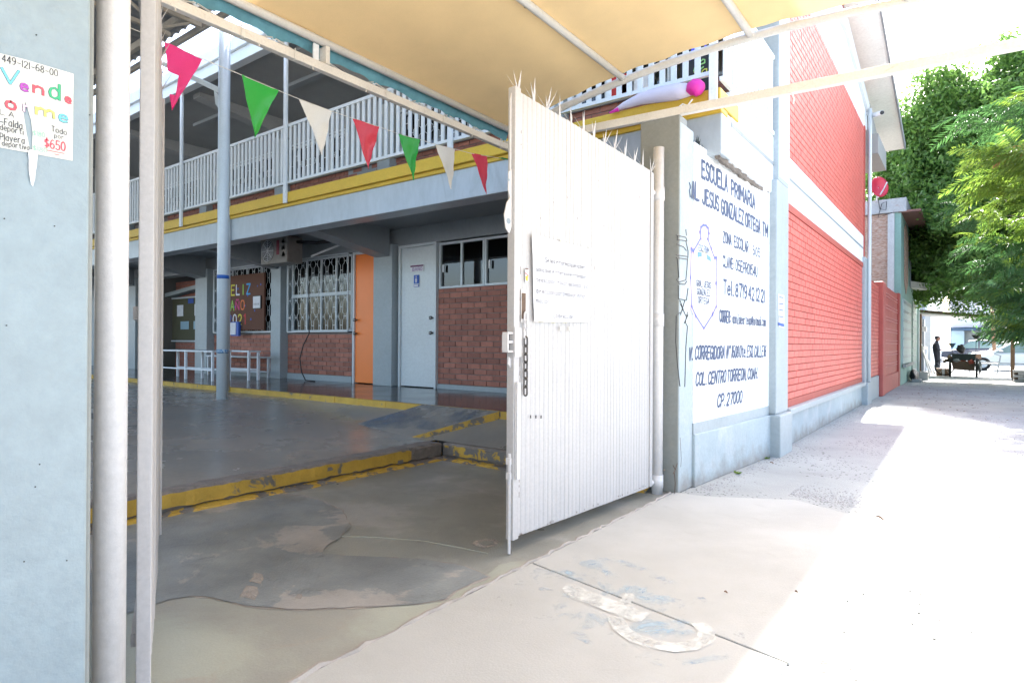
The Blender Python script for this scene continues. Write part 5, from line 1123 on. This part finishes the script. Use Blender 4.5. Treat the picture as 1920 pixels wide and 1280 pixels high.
mb.f = [(k*24+a, k*24+(a+1) % 24, (k+1)*24+(a+1) % 24, (k+1)*24+a) for k in range(5) for a in range(24)]
o = mb.build('dish', M_red2, t, smooth=True); q = o.modifiers.new('s', 'SOLIDIFY'); q.thickness = .01
MB().tube([c+ax*.0-Vector((0, 0, .3)), c+Vector((.05, 0, -.12))+ax*.15, c+ax*.4], .018, 8).build('feed_arm', M_rail, t)
MB().tube([(-2.2, 20.95, 5.2), (-2.12, 20.9, 5.6), c], .02, 8).build('mast', M_rail, t)
MB().tube([(-2.1, 20.8, 5.45), (-2.05, 20.8, 5.15), (-1.9, 20.8, 5.1), (-1.88, 20.8, 5.35), (-2.0, 20.8, 5.3), (-2.1, 20.8, 4.9), (-1.75, 20.8, 5.0)], .01, 5).build('cable', M_black, t)
# camera on the school's corner
t = thing('security_camera', (-1.55, 14.3, 5.7), 'small white security camera at the far corner under the eave', 'camera')
MB().tube([(-1.52, 14.2, 5.78), (-1.35, 13.95, 5.72)], .045, 12).build('housing', M_white, t, smooth=True); MB().tube([(-1.352, 13.953, 5.721), (-1.345, 13.94, 5.718)], .038, 12).build('lens', M_black, t)
MB().tube([(-1.66, 14.2, 5.85), (-1.52, 14.2, 5.80)], .03, 8).build('bracket', M_white, t)
t = thing('blue_house', (-4, 31, 0), 'narrow dark blue house front with a white window sill', 'house')
MB().box(-9, -1.55, 28.85, 34.2, 0, 5.2).build('wall', M_navy, t); fo = MB().box(-1.555, -1.50, 29.2, 31.0, 1.15, 2.5).build('window', M_black, t); MB().box(-1.56, -1.36, 29.0, 31.3, 1.02, 1.12).build('sill', M_white, t)
MB().box(-1.55, -1.48, 31.8, 33.0, 0, 2.3).build('door', M_dk, t); MB().box(-1.5, -1.35, 30.9, 31.3, 1.75, 1.95).build('wall_lamp', M_white, t); MB().box(-1.55, -1.44, 33.2, 34.1, 0, 1.1).build('pale_panel', M_rail, t)
t = thing('white_building', (-5, 60, 0), 'glaring white building wall behind the standing man', 'building')
MB().box(-9, -1.60, 38.0, 62, 0, 7).build('wall', mat('plain white wall', (.8, .8, .78), .7, .02, 1, 0), t)  # one even white base colour
for y in (40, 44, 48): fo = MB().box(-1.6, -1.58, y, y+.1, 2.2, 2.35).build('vent', M_gray, t)
for y in (37.2, 37.9): MB().box(-1.85, -1.45, y, y+.35, 0, 2.9).build('cream_column', M_bar, t)
t = thing('far_building', (3, 85, 0), 'pale lilac far building with a dark awning beyond the cross street', 'building')
MB().box(-1.5, 4.4, 80, 90, 3.1, 9.5).build('upper_wall', mat('pale lilac wall', (.62, .58, .62), .8, .03, 1, 0), t); MB().box(-1.4, 14, 81, 90, 0, 3.1).build('shop_front', M_dk, t); MB().box(3.0, 6.5, 79.5, 79.8, 2.9, 4.6).build('shop_sign', M_white, t)
MB().box(-1.4, 14, 79, 81, 2.75, 3.0).build('awning', M_navy, t)
MB().box(-1.3, -.2, 80.5, 80.9, 0, 5.6).build('blue_panel', M_penb, t)
# open shelter roof over the far pavement
t = thing('street_awning', (-.2, 31, 2.5), 'low flat sheet awning spanning the pavement under the ficus crown', 'awning')
MB().prism([(-1.6, 28.6, 2.42), (1.9, 28.6, 2.02), (1.9, 28.6, 2.07), (-1.6, 28.6, 2.50)], (0, 2.6, 0)).build('sheet', M_pipe, t)
MB().bar((-1.6, 28.58, 2.52), (1.9, 28.58, 2.10), .04, .1).build('front_beam', M_rust, t)
for x in (-1.45, 1.75): MB().bar((x, 28.8, 0), (x, 28.8, 2.4 if x < 0 else 2.0), .07).build('post', M_wood, t)
# utility poles
for p0, p1, r, m_, lab in (((1.35, 46, 0), (.95, 46, 9), .16, M_wood, 'leaning brown wooden utility pole behind the white car'), ((1.9, 47, 0), (1.9, 47, 8), .2, M_pipe, 'pale round pole right of the wooden utility pole')):
    o = MB().tube([p0, p1], [r*.6, r*.5], 10).build('utility_pole', m_, None, smooth=True); tag(o, lab, 'pole')
t = thing('brown_post', (1.35, 29.0, 0), 'rusty brown steel post beside the brick planter', 'post'); MB().box(1.30, 1.42, 29, 29.12, 0, 2.2).build('shaft', M_wood, t)
# cars
def car(name, x0, y, L, Ht, m, label, group=None, face=-1):
    t = thing(name, (x0+L/2, y, 0), label, 'car', group); Wd = 1.7
    X = lambda f: x0+L*f
    lower = [(0, .28), (.0, .55), (.04, .66), (.25, .80), (.26, .82), (.80, .86), (.98, .80), (1.0, .5), (.99, .28), (.88, .24), (.1, .24)]
    MB().prism([(X(f), y, z*Ht/1.4) for f, z in lower], (0, Wd, 0)).build('body', m, t, bevel=.06)
    cab = [(.22, .78), (.40, 1.32), (.52, 1.40), (.68, 1.38), (.90, .84)]
    MB().prism([(X(f), y+.12, z*Ht/1.4) for f, z in cab], (0, Wd-.24, 0)).build('cabin', m, t, bevel=.05)
    MB().prism([(X(f), y+.105, z*Ht/1.4) for f, z in ((.27, .86), (.41, 1.27), (.54, 1.33), (.54, .87))], (0, .01, 0)).build('window', M_glass_c, t)
    MB().prism([(X(f), y+.105, z*Ht/1.4) for f, z in ((.565, .87), (.565, 1.33), (.67, 1.31), (.83, .90))], (0, .01, 0)).build('window', M_glass_c, t)
    for f in (.17, .80):
        w_ = MB().tube([(X(f), y-.01, .31), (X(f), y+.2, .31)], .31, 20).build('wheel', M_tyre, t, smooth=False); MB().tube([(X(f), y-.02, .31), (X(f), y, .31)], .18, 14).build('rim', M_rail, w_)
    MB().box(X(.30), X(.34), y-.08, y+.0, .86*Ht/1.4, .97*Ht/1.4).build('mirror', M_dk, t, bevel=.02); MB().box(X(.62), X(.66), y-.012, y, .76, .79).build('handle', M_rail, t)
    MB().box(X(.0)-.01, X(.04), y+.05, y+.35, .58*Ht/1.4, .66*Ht/1.4).build('headlight', M_glass_c, t); MB().box(X(.97), X(1.0)+.01, y+.02, y+.3, .6*Ht/1.4, .75*Ht/1.4).build('tail_light', M_red2, t)
    MB().box(X(.02), X(.98), y-.004, y+.0, .34, .37).build('sill_line', M_black, t)
    return t
M_glass_c = mat('car window glass', (.16, .25, .25), .08, .1, 3, 0)
car('parked_car', -.15, 36.5, 4.5, 1.38, M_carw, 'white saloon car parked across the end of the pavement behind the cart')
car('parked_car', .1, 49, 4.3, 1.5, M_carw, 'second white car further back, between the wooden pole and the broom cart')
car('parked_car', -1.5, 55, 4.0, 1.6, M_card, 'dark car in the distance left of the far white car')
# bench
t = thing('street_bench', (.65, 32.2, 0), 'grey metal street bench with a brown backboard beside the broom cart', 'bench')
MB().box(.05, 1.05, 32.0, 32.4, .40, .45).build('seat', M_dk, t); MB().bar((.05, 32.0, .5), (1.05, 32.0, .5), .04).build('seat_rail', M_dk, t); MB().box(.08, .5, 32.35, 32.4, .62, .82).build('backboard', M_wood, t)
for x in (.08, 1.0): MB().bar((x, 32.1, 0), (x+.12, 32.1, .78), .05).build('leg', M_dk, t)
MB().bar((.9, 32.1, .85), (1.14, 32.1, .75), .04).build('arm_rest', M_dk, t)
# handcart with brooms
t = thing('broom_cart', (-.1, 28.6, 0), 'old two wheeled handcart heaped with bags and rags, backlit under the tree', 'cart')
MB().prism([(-.42, 28.3, .28), (.24, 28.3, .24), (.26, 28.3, .58), (-.44, 28.3, .60)], (0, .9, 0)).build('box', M_rust, t, bevel=.01)
MB().box(-.44, .26, 28.28, 28.3, .62, .86).build('back_panel', mat('dark green tarp', (.02, .03, .028), .8, .3, 8), t)
for x in (-.50, .30):
    w_ = MB().tube([(x-.035, 28.4, .36), (x+.035, 28.4, .36)], .36, 22).build('wheel', M_tyre, t); MB().tube([(x-.045, 28.4, .36), (x+.045, 28.4, .36)], .08, 10).build('hub', M_rust, w_)
mb = MB(); rnd = random.Random(3)
def lump(name, c, s, m, parent, seed=0):
    me = bpy.data.meshes.new(name); bm = bmesh.new(); bmesh.ops.create_icosphere(bm, subdivisions=3, radius=1); r_ = random.Random(seed); ph = [r_.uniform(0, 6) for _ in range(6)]
    for v in bm.verts:
        k = 1+.13*math.sin(v.co.x*4+ph[0])*math.sin(v.co.y*5+ph[1])+.1*math.sin(v.co.z*7+ph[2]+v.co.x*3); v.co = Vector((v.co.x*s[0]*k+c[0], v.co.y*s[1]*k+c[1], v.co.z*s[2]*k+c[2]))
    for f in bm.faces: f.smooth = True
    bm.to_mesh(me); bm.free(); me.materials.append(m); return link(name, me, parent)
lump('blue_bag', (-.28, 28.6, .72), (.16, .3, .16), M_navy, t, 1); lump('grey_sack', (-.3, 28.35, .62), (.12, .15, .07), M_gray, t, 2); lump('orange_rag', (-.12, 28.4, .64), (.1, .12, .08), flat('orange rag', (.4, .1, .05)), t, 3); lump('red_rag', (.13, 28.4, .58), (.1, .15, .14), M_redf, t, 4)
lump('black_bag', (-.18, 28.9, 1.04), (.14, .15, .18), M_black, t, 5); lump('white_cloth', (.4, 28.6, .38), (.06, .3, .25), M_gray, t, 6)
MB().tube([(-.42, 28.5, .55), (-.60, 28.3, .62), (-.68, 28.2, .56)], .05, 8).build('handle', M_rust, t); lump('rag_bundle', (-.50, 28.4, .70), (.09, .1, .1), M_wood, t, 7)
def broom(x, h, col, lab, w=.13):
    t = thing('upside_down_broom', (x, 28.7, .5), lab, 'broom', None); MB().tube([(x, 28.7, .4), (x, 28.7, h-.16)], .011, 6).build('stick', M_black, t)
    MB().prism([(x-.02, 28.68, h-.18), (x+.02, 28.68, h-.18), (x+w, 28.68, h-.02), (x+w*1.1, 28.68, h), (x-w*1.1, 28.68, h), (x-w, 28.68, h-.02)], (0, .05, 0)).build('head', col, t, bevel=.008)
broom(.28, 1.57, M_black, 'tall black fan rake standing head up at the right side of the cart'); broom(-.44, 1.26, M_navy, 'dark blue dustpan scoop standing head up at the left side of the cart', .11)
t = thing('bicycle_wheel', (-.66, 28.8, 0), 'spoked bicycle wheel left of the cart', 'wheel'); c = Vector((-.68, 28.75, .35)); mb = MB(); mb.tube([c+Vector((math.cos(a)*.3, 0, math.sin(a)*.3)) for a in np.linspace(0, 2*math.pi, 25)], .022, 6, False); mb.build('tyre', M_tyre, t)
mb = MB(); [mb.tube([c, c+Vector((math.cos(a)*.29, 0, math.sin(a)*.29))], .004, 4) for a in np.linspace(0, 2*math.pi, 13)[:-1]]; mb.build('spokes', M_rail, t)
t = thing('cardboard_box', (-.8, 28.9, 0), 'brown box with a white strip behind the bicycle wheel', 'box'); MB().box(-.95, -.55, 28.95, 29.3, 0, .28).build('carton', M_wood, t); MB().box(-.76, -.68, 28.945, 28.95, 0, .28).build('white_strip', M_paper, t)
t = thing('leaning_boards', (-1.3, 30, 0), 'pale timber boards leaning against the blue house wall', 'boards')
for k in range(3): MB().bar((-1.15+.08*k, 29.2+k*.5, 0), (-1.5, 29.3+k*.5, 1.4-.2*k), .08, .03).build('board', M_bar, t)
t = thing('litter_bucket', (-1.42, 24.0, 0), 'black and white bags with a block at the foot of the green wall', 'bags'); lump('black_bag', (-1.38, 23.6, .2), (.1, .3, .2), M_black, t, 11); lump('white_bag', (-1.36, 24.0, .2), (.05, .1, .22), M_paper, t, 12); lump('dark_bag', (-1.36, 24.4, .18), (.08, .25, .18), M_black, t, 13); MB().box(-1.3, -1.05, 24.9, 25.3, 0, .28).build('concrete_block', M_gray, t); MB().box(-1.4, -1.15, 23.3, 23.6, 0, .09).build('flat_stone', M_gray, t)
# planter
t = thing('brick_planter', (1.7, 25.8, 0), 'low grey brick planter around the ficus trunk', 'planter')
for k in range(5):
    for j in range(4): 
        x0 = 1.22+.25*j+(.12 if k % 2 else 0); MB().box(x0, x0+.24, 25.6, 25.72, .005+k*.078, .073+k*.078).build('brick', M_gray, t, bevel=.006)
MB().box(1.24, 2.3, 25.74, 26.8, 0, .36).build('soil', M_trunk, t)
# standing man in dark clothes
def skin_body(name, joints, edges, m, parent, root=0, sub=1):
    me = bpy.data.meshes.new(name); me.from_pydata([j[:3] for j in joints], edges, []); o = link(name, me, parent); me.materials.append(m)
    sk = o.modifiers.new('skin', 'SKIN'); me.skin_vertices[0]
    for i, j in enumerate(joints): me.skin_vertices[0].data[i].radius = (j[3], j[4] if len(j) > 4 else j[3])
    me.skin_vertices[0].data[root].use_root = True; ss = o.modifiers.new('sub', 'SUBSURF'); ss.levels = sub; ss.render_levels = sub; return o
px, py = -1.04, 32.3
t = thing('person', (px, py, 0), 'man in dark jacket and trousers standing with hands in front, facing right', 'person')
J = [(px-.02, py, .80, 0.130, 0.182), (px-.02, py, .98, 0.143, 0.182), (px-.03, py, 1.15, 0.156, 0.208), (px-.02, py, 1.26, 0.130, 0.182), (px+.0, py, 1.33, 0.065), (px+.01, py, 1.40, 0.058),
     (px-.0, py-.09, .72, 0.111), (px+.01, py-.09, .42, 0.078), (px-.01, py-.09, .09, 0.058), (px+.09, py-.09, .035, 0.046),
     (px+.03, py+.09, .72, 0.111), (px+.06, py+.09, .42, 0.078), (px+.04, py+.09, .09, 0.058), (px+.14, py+.09, .035, 0.046),
     (px-.02, py-.19, 1.22, 0.072), (px-.0, py-.21, .98, 0.058), (px+.14, py-.10, .98, 0.046), (px-.02, py+.19, 1.22, 0.072), (px+.0, py+.21, .98, 0.058), (px+.14, py+.06, 1.0, 0.046)]
E_ = [(0, 1), (1, 2), (2, 3), (3, 4), (4, 5), (0, 6), (6, 7), (7, 8), (8, 9), (0, 10), (10, 11), (11, 12), (12, 13), (3, 14), (14, 15), (15, 16), (3, 17), (17, 18), (18, 19)]
skin_body('clothed_body', J, E_, M_cloth, t)
HJ = [(px+.13, py-.08, .98, .026), (px+.18, py-.03, .99, .03)]; HE = [(0, 1)]
for k in range(4): 
    n = len(HJ); HJ += [(px+.2+.004*k, py-.0+.0, .968+.018*k, .009), (px+.215-.003*abs(k-1), py+.045, .965+.018*k, .008)]; HE += [(1, n), (n, n+1)]
n = len(HJ); HJ += [(px+.16, py-.01, 1.02, .01), (px+.17, py+.03, 1.03, .009)]; HE += [(1, n), (n, n+1)]
skin_body('hand', HJ, HE, M_skin, t)
me = bpy.data.meshes.new('head'); bm = bmesh.new(); bmesh.ops.create_icosphere(bm, subdivisions=4, radius=1)
for v in bm.verts:
    x, y, z = v.co; w_ = .085*(1-.18*max(0, -z)); v.co = Vector((px+.035+x*.095*(1-.1*max(0, -z))+(.018*math.exp(-((z+.05)/.18)**2-(y/.2)**2) if x > .8 else 0)-(.008*math.exp(-((z-.15)/.1)**2-((abs(y)-.35)/.2)**2) if x > .6 else 0), py+y*w_*.9, 1.47+z*.118))
for f in bm.faces: f.smooth = True
bm.to_mesh(me); bm.free(); me.materials.append(M_skin); link('head', me, t)
lump('hair', (px+.015, py, 1.495), (.092, .083, .104), M_black, t, 21)
for s in (-1, 1): lump('ear', (px+.03, py+s*.08, 1.465), (.018, .01, .03), M_skin, t, 2)
# ================================================================= TREES
def leafcloud(n, blobs, size, seed, shell=.55, droop=0., squash=1.):
    rs = np.random.RandomState(seed); bl = np.array(blobs, float); wts = bl[:, 3]**2*bl[:, 4]; wts = wts/wts.sum(); idx = rs.choice(len(bl), n, p=wts)
    d = rs.normal(size=(n, 3)); d /= np.linalg.norm(d, axis=1)[:, None]; r = shell+(1-shell)*rs.rand(n)**.6
    lum = 1+.16*np.sin(d[:, 0]*5+idx)*np.sin(d[:, 1]*6+idx*2)+.13*np.sin(d[:, 2]*8+idx*3)
    c = bl[idx, :3]+d*(r*lum)[:, None]*np.stack([bl[idx, 3], bl[idx, 3], bl[idx, 4]], 1)
    # gather leaves into twig-sized tufts
    nt_ = max(1, n//14); tw = rs.randint(0, nt_, n); c = c[tw % n]+rs.normal(size=(n, 3))*size*2.0
    a = rs.normal(size=(n, 3)); a[:, 2] -= droop; a /= np.linalg.norm(a, axis=1)[:, None]; b = np.cross(a, rs.normal(size=(n, 3))); b /= np.linalg.norm(b, axis=1)[:, None]
    s = size*(.7+.6*rs.rand(n))[:, None]; v = np.stack([c-a*s, c+b*s*.42, c+a*s, c-b*s*.42], 1).reshape(-1, 3)
    return v
def quads(name, v, m, parent, kind='stuff'):
    n = len(v)//4; me = bpy.data.meshes.new(name); me.vertices.add(n*4); me.vertices.foreach_set('co', v.astype(np.float32).ravel()); me.loops.add(n*4); me.loops.foreach_set('vertex_index', np.arange(n*4, dtype=np.int32))
    me.polygons.add(n); me.polygons.foreach_set('loop_start', np.arange(0, n*4, 4, dtype=np.int32)); me.polygons.foreach_set('loop_total', np.full(n, 4, np.int32)); me.update(calc_edges=True); me.materials.append(m); return link(name, me, parent, kind=kind)
t = thing('ficus_tree', (1.75, 26.2, .3), 'big dense dark green ficus tree shading the pavement beyond the green house', 'tree')
rs = np.random.RandomState(4); blobs = []
core = [(1.6, 25, 4.2, 3.0, 2.0), (.3, 23.5, 5.4, 2.3, 1.9), (2.9, 22.0, 6.0, 2.8, 2.6), (-.9, 25.5, 4.8, 1.7, 1.8), (4.6, 24, 5.6, 3.2, 3.2), (2.4, 23.5, 8.3, 2.3, 1.9), (.7, 24.5, 7.0, 1.8, 1.7), (3.9, 24, 9.0, 2.4, 2.0), (1.6, 23, 3.3, 2.5, .9), (0.1, 26.0, 3.4, 2.2, 1.0), (5.0, 22, 3.6, 3.0, 2.6), (3.0, 25.5, 3.4, 2.6, 1.6), (-1.2, 24.5, 6.8, 1.4, 1.6), (-.2, 24, 8.5, 1.4, 1.3), (1.2, 24, 9.3, 1.4, 1.2), (2.6, 24, 9.8, 1.8, 1.2), (4.3, 24, 10, 2.2, 1.6)]
for cx, cy, cz_, r1, r2 in core:
    for _ in range(15):
        d = rs.normal(size=3); d /= np.linalg.norm(d); blobs.append((cx+d[0]*r1*.78, cy+d[1]*r1*.78, cz_+d[2]*r2*.78, r1*(.2+.2*rs.rand()), r2*(.22+.2*rs.rand())))
    blobs.append((cx, cy, cz_, r1*.7, r2*.7))
blobs += [(-2.2, 25, 7.0, 1.0, 1.2), (-1.6, 24.5, 8.4, 1.0, 1.0), (-.7, 24.3, 9.6, .9, .9), (-2.0, 25.5, 5.6, 1.1, 1.2), (1.45, 24.5, 10.2, .5, .8), (1.0, 24.3, 9.3, .6, .5), (-1.3, 24.5, 7.3, .4, .4)]
quads('foliage', leafcloud(430000, blobs, .084, 3, .3), M_leaf, t)
hang = [(-.3+.35*k, 25.6+.3*(k % 3), 2.45-.13*(k % 4), .26, .35) for k in range(8)]+[(1.25+.2*k, 25.4, 2.2-.2*k, .4, .5) for k in range(4)]
quads('hanging_twigs', leafcloud(5500, hang, .05, 9, .1), M_leaf, t)
MB().tube([(1.72, 26.2, .2), (1.75, 26.2, 1.3), (1.62, 26.0, 2.6), (1.5, 25.6, 4.2)], [.14, .12, .11, .08], 10).build('trunk', M_trunk, t, smooth=True)
MB().tube([(1.72, 26.2, 1.2), (2.3, 26.0, 2.4), (2.9, 25.4, 4.6)], [.12, .1, .06], 8).build('limb', M_trunk, t, smooth=True)
MB().tube([(1.65, 26.1, 2.2), (.9, 25.6, 3.2), (.1, 24.8, 4.8)], [.09, .07, .04], 8).build('limb', M_trunk, t, smooth=True)
# feathery tree: fronds as single parts
t = thing('feathery_tree', (3.4, 16.5, 0), 'young yellow green tree with feathery pinnate fronds reaching in from the right', 'tree')
MB().tube([(3.4, 16.5, 0), (3.3, 16.3, 1.4), (3.0, 15.9, 2.6), (2.6, 15.4, 4.2), (2.2, 15.0, 5.4)], [.11, .09, .075, .05, .02], 10).build('trunk', M_trunk, t, smooth=True)
def frond_mesh(seed, m, n=15, L=.62):
    rnd = random.Random(seed); mb = MB()
    dro = rnd.uniform(.35, .8); sid = rnd.uniform(-.15, .15)
    def P_(q): return Vector((L*q, sid*L*q*q, .12*L*math.sin(q*2.2)-dro*L*q*q))
    mb.tube([P_(k/6) for k in range(7)], [.005*(1-k/8) for k in range(7)], 3, False)
    for k in range(1, n+1):
        q = k/n; b = P_(q); ll = L*.30*math.sin(math.pi*(.15+.8*q))**.7+.03
        for s in (-1, 1):
            sw_ = rnd.uniform(.3, .9); dr = -.3-rnd.uniform(0, .7); tip = b+Vector((ll*sw_, s*ll*.85, dr*ll)); ax = (tip-b); wd = ax.cross(Vector((0, 0, 1))).normalized()*rnd.uniform(.012, .02)
            mid = b+ax*.5+Vector((0, 0, .012)); mb.add([b, mid+wd, tip, mid-wd], [(0, 1, 2, 3)])
    me = mb.mesh('frond'); me.materials.append(m); return me
fm_ = {'y': [frond_mesh(i, M_leaf2) for i in range(6)], 'g': [frond_mesh(10+i, M_leaf3) for i in range(6)], 'o': [frond_mesh(20, M_leafo)]}
rnd = random.Random(17); nf = 0
def frond(p, az, el, kind, s):
    me = rnd.choice(fm_[kind]); mtx = Matrix.Translation(p) @ Matrix.Rotation(az, 4, 'Z') @ Matrix.Rotation(-el, 4, 'Y') @ Matrix.Rotation(rnd.uniform(-.9, .9), 4, 'X') @ Matrix.Scale(s, 4); instance('frond', me, t, mtx)
# branches seen in the photograph: tip positions at their own depth
br = [((1920, 250), (1780, 225), 15, 'g', 16), ((1925, 330), (1805, 300), 14.5, 'y', 18), ((1925, 300), (1850, 290), 14, 'y', 16), ((1925, 370), (1800, 350), 14.5, 'y', 18), ((1925, 415), (1795, 405), 15, 'y', 18), ((1925, 470), (1780, 458), 15.5, 'g', 20), ((1925, 520), (1800, 500), 15, 'g', 20), ((1925, 560), (1820, 545), 14.5, 'g', 18), ((1925, 610), (1840, 590), 14, 'g', 14), ((1800, 400), (1745, 395), 18, 'g', 12), ((1925, 275), (1880, 255), 13.5, 'o', 2), ((1925, 200), (1850, 195), 15, 'g', 12), ((1925, 640), (1870, 620), 14.5, 'g', 10), ((1820, 410), (1780, 405), 18, 'g', 3)]
for i, (a, b, yy_, kd, cnt) in enumerate(br):
    A = PY(a[0]+70, a[1]+14, yy_+.5); Bp = PY(b[0]+48, b[1]-4, yy_); MB().tube([A, A.lerp(Bp, .5)+Vector((0, 0, .08)), Bp], [.018, .01, .004], 5).build('branch', M_trunk, t)
    base_az = math.atan2((Bp-A).y, (Bp-A).x)
    for k in range(int(cnt*2.2)):
        q = rnd.uniform(.0, 1.0); p = A.lerp(Bp, q)+Vector((rnd.uniform(-.1, .1), rnd.uniform(-.4, .4), rnd.uniform(-.12, .12)))
        frond(p, base_az+rnd.uniform(-1.1, 1.1), rnd.uniform(-.1, .5), kd if rnd.random() > .15 else ('y' if kd == 'g' and i > 3 else kd), rnd.uniform(.55, 1.1))
for k in range(70):
    frond(Vector((rnd.uniform(2.0, 4.6), rnd.uniform(14.2, 17.5), rnd.uniform(2.6, 5.6))), rnd.uniform(0, 6.28), rnd.uniform(-.2, .5), rnd.choice('yg'), rnd.uniform(.7, 1.1))
# far greenery behind the cross street
for (x, y, z, r, n, lab) in ((4.5, 68, 4.2, 3.4, 5000, 'pale green round tree far behind the parked cars'), (7.5, 72, 3.5, 3.6, 5000, 'darker green tree far behind, right of the pale one')):
    tt = thing('street_tree', (x, y, 0), lab, 'tree'); quads('foliage', leafcloud(n, [(x+math.cos(k)*r*.5, y, z+math.sin(k*1.7)*r*.4, r*.55, r*.5) for k in range(7)], .22, int(x*10), .3), M_leaf3, tt); MB().tube([(x, y, 0), (x, y, z)], .18, 8).build('trunk', M_trunk, tt)
# ================================================================= SMALL DEBRIS
rs = np.random.RandomState(2); mb = MB()
def pebble(x, y, s, z=0.): 
    a = rs.rand()*6; pts = [(x+s*math.cos(a+k*1.26)*(.7+.5*rs.rand()), y+s*math.sin(a+k*1.26)*(.7+.5*rs.rand()), z) for k in range(5)]; mb.add(pts+[(x, y, z+s*.6)], [(0, 1, 5), (1, 2, 5), (2, 3, 5), (3, 4, 5), (4, 0, 5)])
for _ in range(900):
    q = rs.rand(); y = 4.85+8.5*rs.rand()**1.5; pebble(-1.62+abs(rs.normal())*.09+(0 if y > 6.6 else -.06*(6.6-y)), y, .004+.008*rs.rand())
for _ in range(1100): x = rs.uniform(-1.1, -.35); pebble(x, 4.98+(.25-.45*(x+1.1))*.4+abs(rs.normal())*.22, .003+.007*rs.rand())
for _ in range(400): pebble(rs.uniform(-.45, 1.5), rs.uniform(1.9, 9), .003+.007*rs.rand())
mb.build('gravel', mat('pale gravel', (.36, .35, .34), .9, .3, 30, 0), None, kind='stuff', label='loose gravel along the slab edge and the foot of the wall', fixn=True)
mb = MB()
for _ in range(1500):
    x, y = rs.uniform(-.45, 1.9), 1.9+9*rs.rand()**1.6
    if math.sin(x*5+y*3)+math.sin(y*4.1-x*2) > -.4+rs.rand(): pebble(x, y, .0035+.009*rs.rand()**2, -.001)
mb.build('dark_grit', mat('dark aggregate grit', (.05, .048, .045), .9, .3, 30, 0), None, kind='stuff', label='dark grit speckling the sunlit asphalt', fixn=True)
mb = MB()
for _ in range(420):
    y = rs.uniform(12, 30); x = rs.uniform(-1.5, 1.6); s = rs.uniform(.012, .03); a = rs.rand()*3; mb.add([(x-s*math.cos(a), y-s*math.sin(a), .004), (x+s*.4*math.sin(a), y-s*.4*math.cos(a), .01), (x+s*math.cos(a), y+s*math.sin(a), .006), (x-s*.4*math.sin(a), y+s*.4*math.cos(a), .012)], [(0, 1, 2, 3)])
mb.build('fallen_leaves', M_wood, None, kind='stuff', label='scattered dry leaves on the shaded pavement under the trees')
for (u, v, s, lab) in ((1649, 972, .028, 'curled dry leaf on the asphalt just right of the slab corner'), (1361, 1111, .008, 'small dark leaf lying on the concrete slab'), (1447, 868, .018, 'black scrap at the foot of the grey pier'), (1493, 1110, .006, 'small dark chip near the sunlit edge of the slab')):
    p = PZ(u, v, .016); mb = MB(); 
    for k in range(6):
        q = k/5; wd = s*.45*math.sin(math.pi*min(max(q, .05), .97)); mb.v += [(p.x-s+2*s*q, p.y-wd, p.z+.25*s*math.sin(q*5)+.006), (p.x-s+2*s*q, p.y, p.z+.002+.25*s*math.sin(q*5)), (p.x-s+2*s*q, p.y+wd, p.z+.4*s*math.sin(q*4)+.008)]
    mb.f = [(3*k+j, 3*k+j+1, 3*k+4+j, 3*k+3+j) for k in range(5) for j in range(2)]; o = mb.build('dry_leaf', M_wood, None); tag(o, lab, 'leaf')
for (u, v) in ((1382, 888), (1436, 860)):
    p = PZ(u, v, .0); tt = thing('weed', tuple(p), 'tiny green weed at the wall foot '+('midway below the crest' if u < 1400 else 'just left of the grey pier'), 'weed'); mb = MB()
    for k in range(26):
        a = rs.rand()*6.28; l = .02+.03*rs.rand(); mb.add([p+Vector((0, 0, .0)), p+Vector((math.cos(a)*l, math.sin(a)*l, .01+.02*rs.rand())), p+Vector((math.cos(a+.35)*l*.9, math.sin(a+.35)*l*.9, .01))], [(0, 1, 2)])
    mb.build('leaves', M_leaf2, tt, fixn=False)

# ================================================================= GROUPS for repeats
GR = {'gate_pillar': 'pillars either side of the gateway', 'gate_post': 'hinge posts of the gate', 'gate_leaf': 'leaves of the school gate', 'parked_car': 'cars parked beyond the pavement', 'street_tree': 'far street trees', 'utility_pole': 'poles on the cross street', 'dry_leaf': 'dry leaves and scraps on the pavement', 'weed': 'weeds at the wall foot', 'upside_down_broom': 'brooms standing in the cart', 'paper_decoration': 'papers stuck in the upper window'}
for o in S.objects:
    b = o.name.split('.')[0]
    if o.parent is None and b in GR and not o.get('group'): o['group'] = GR[b]
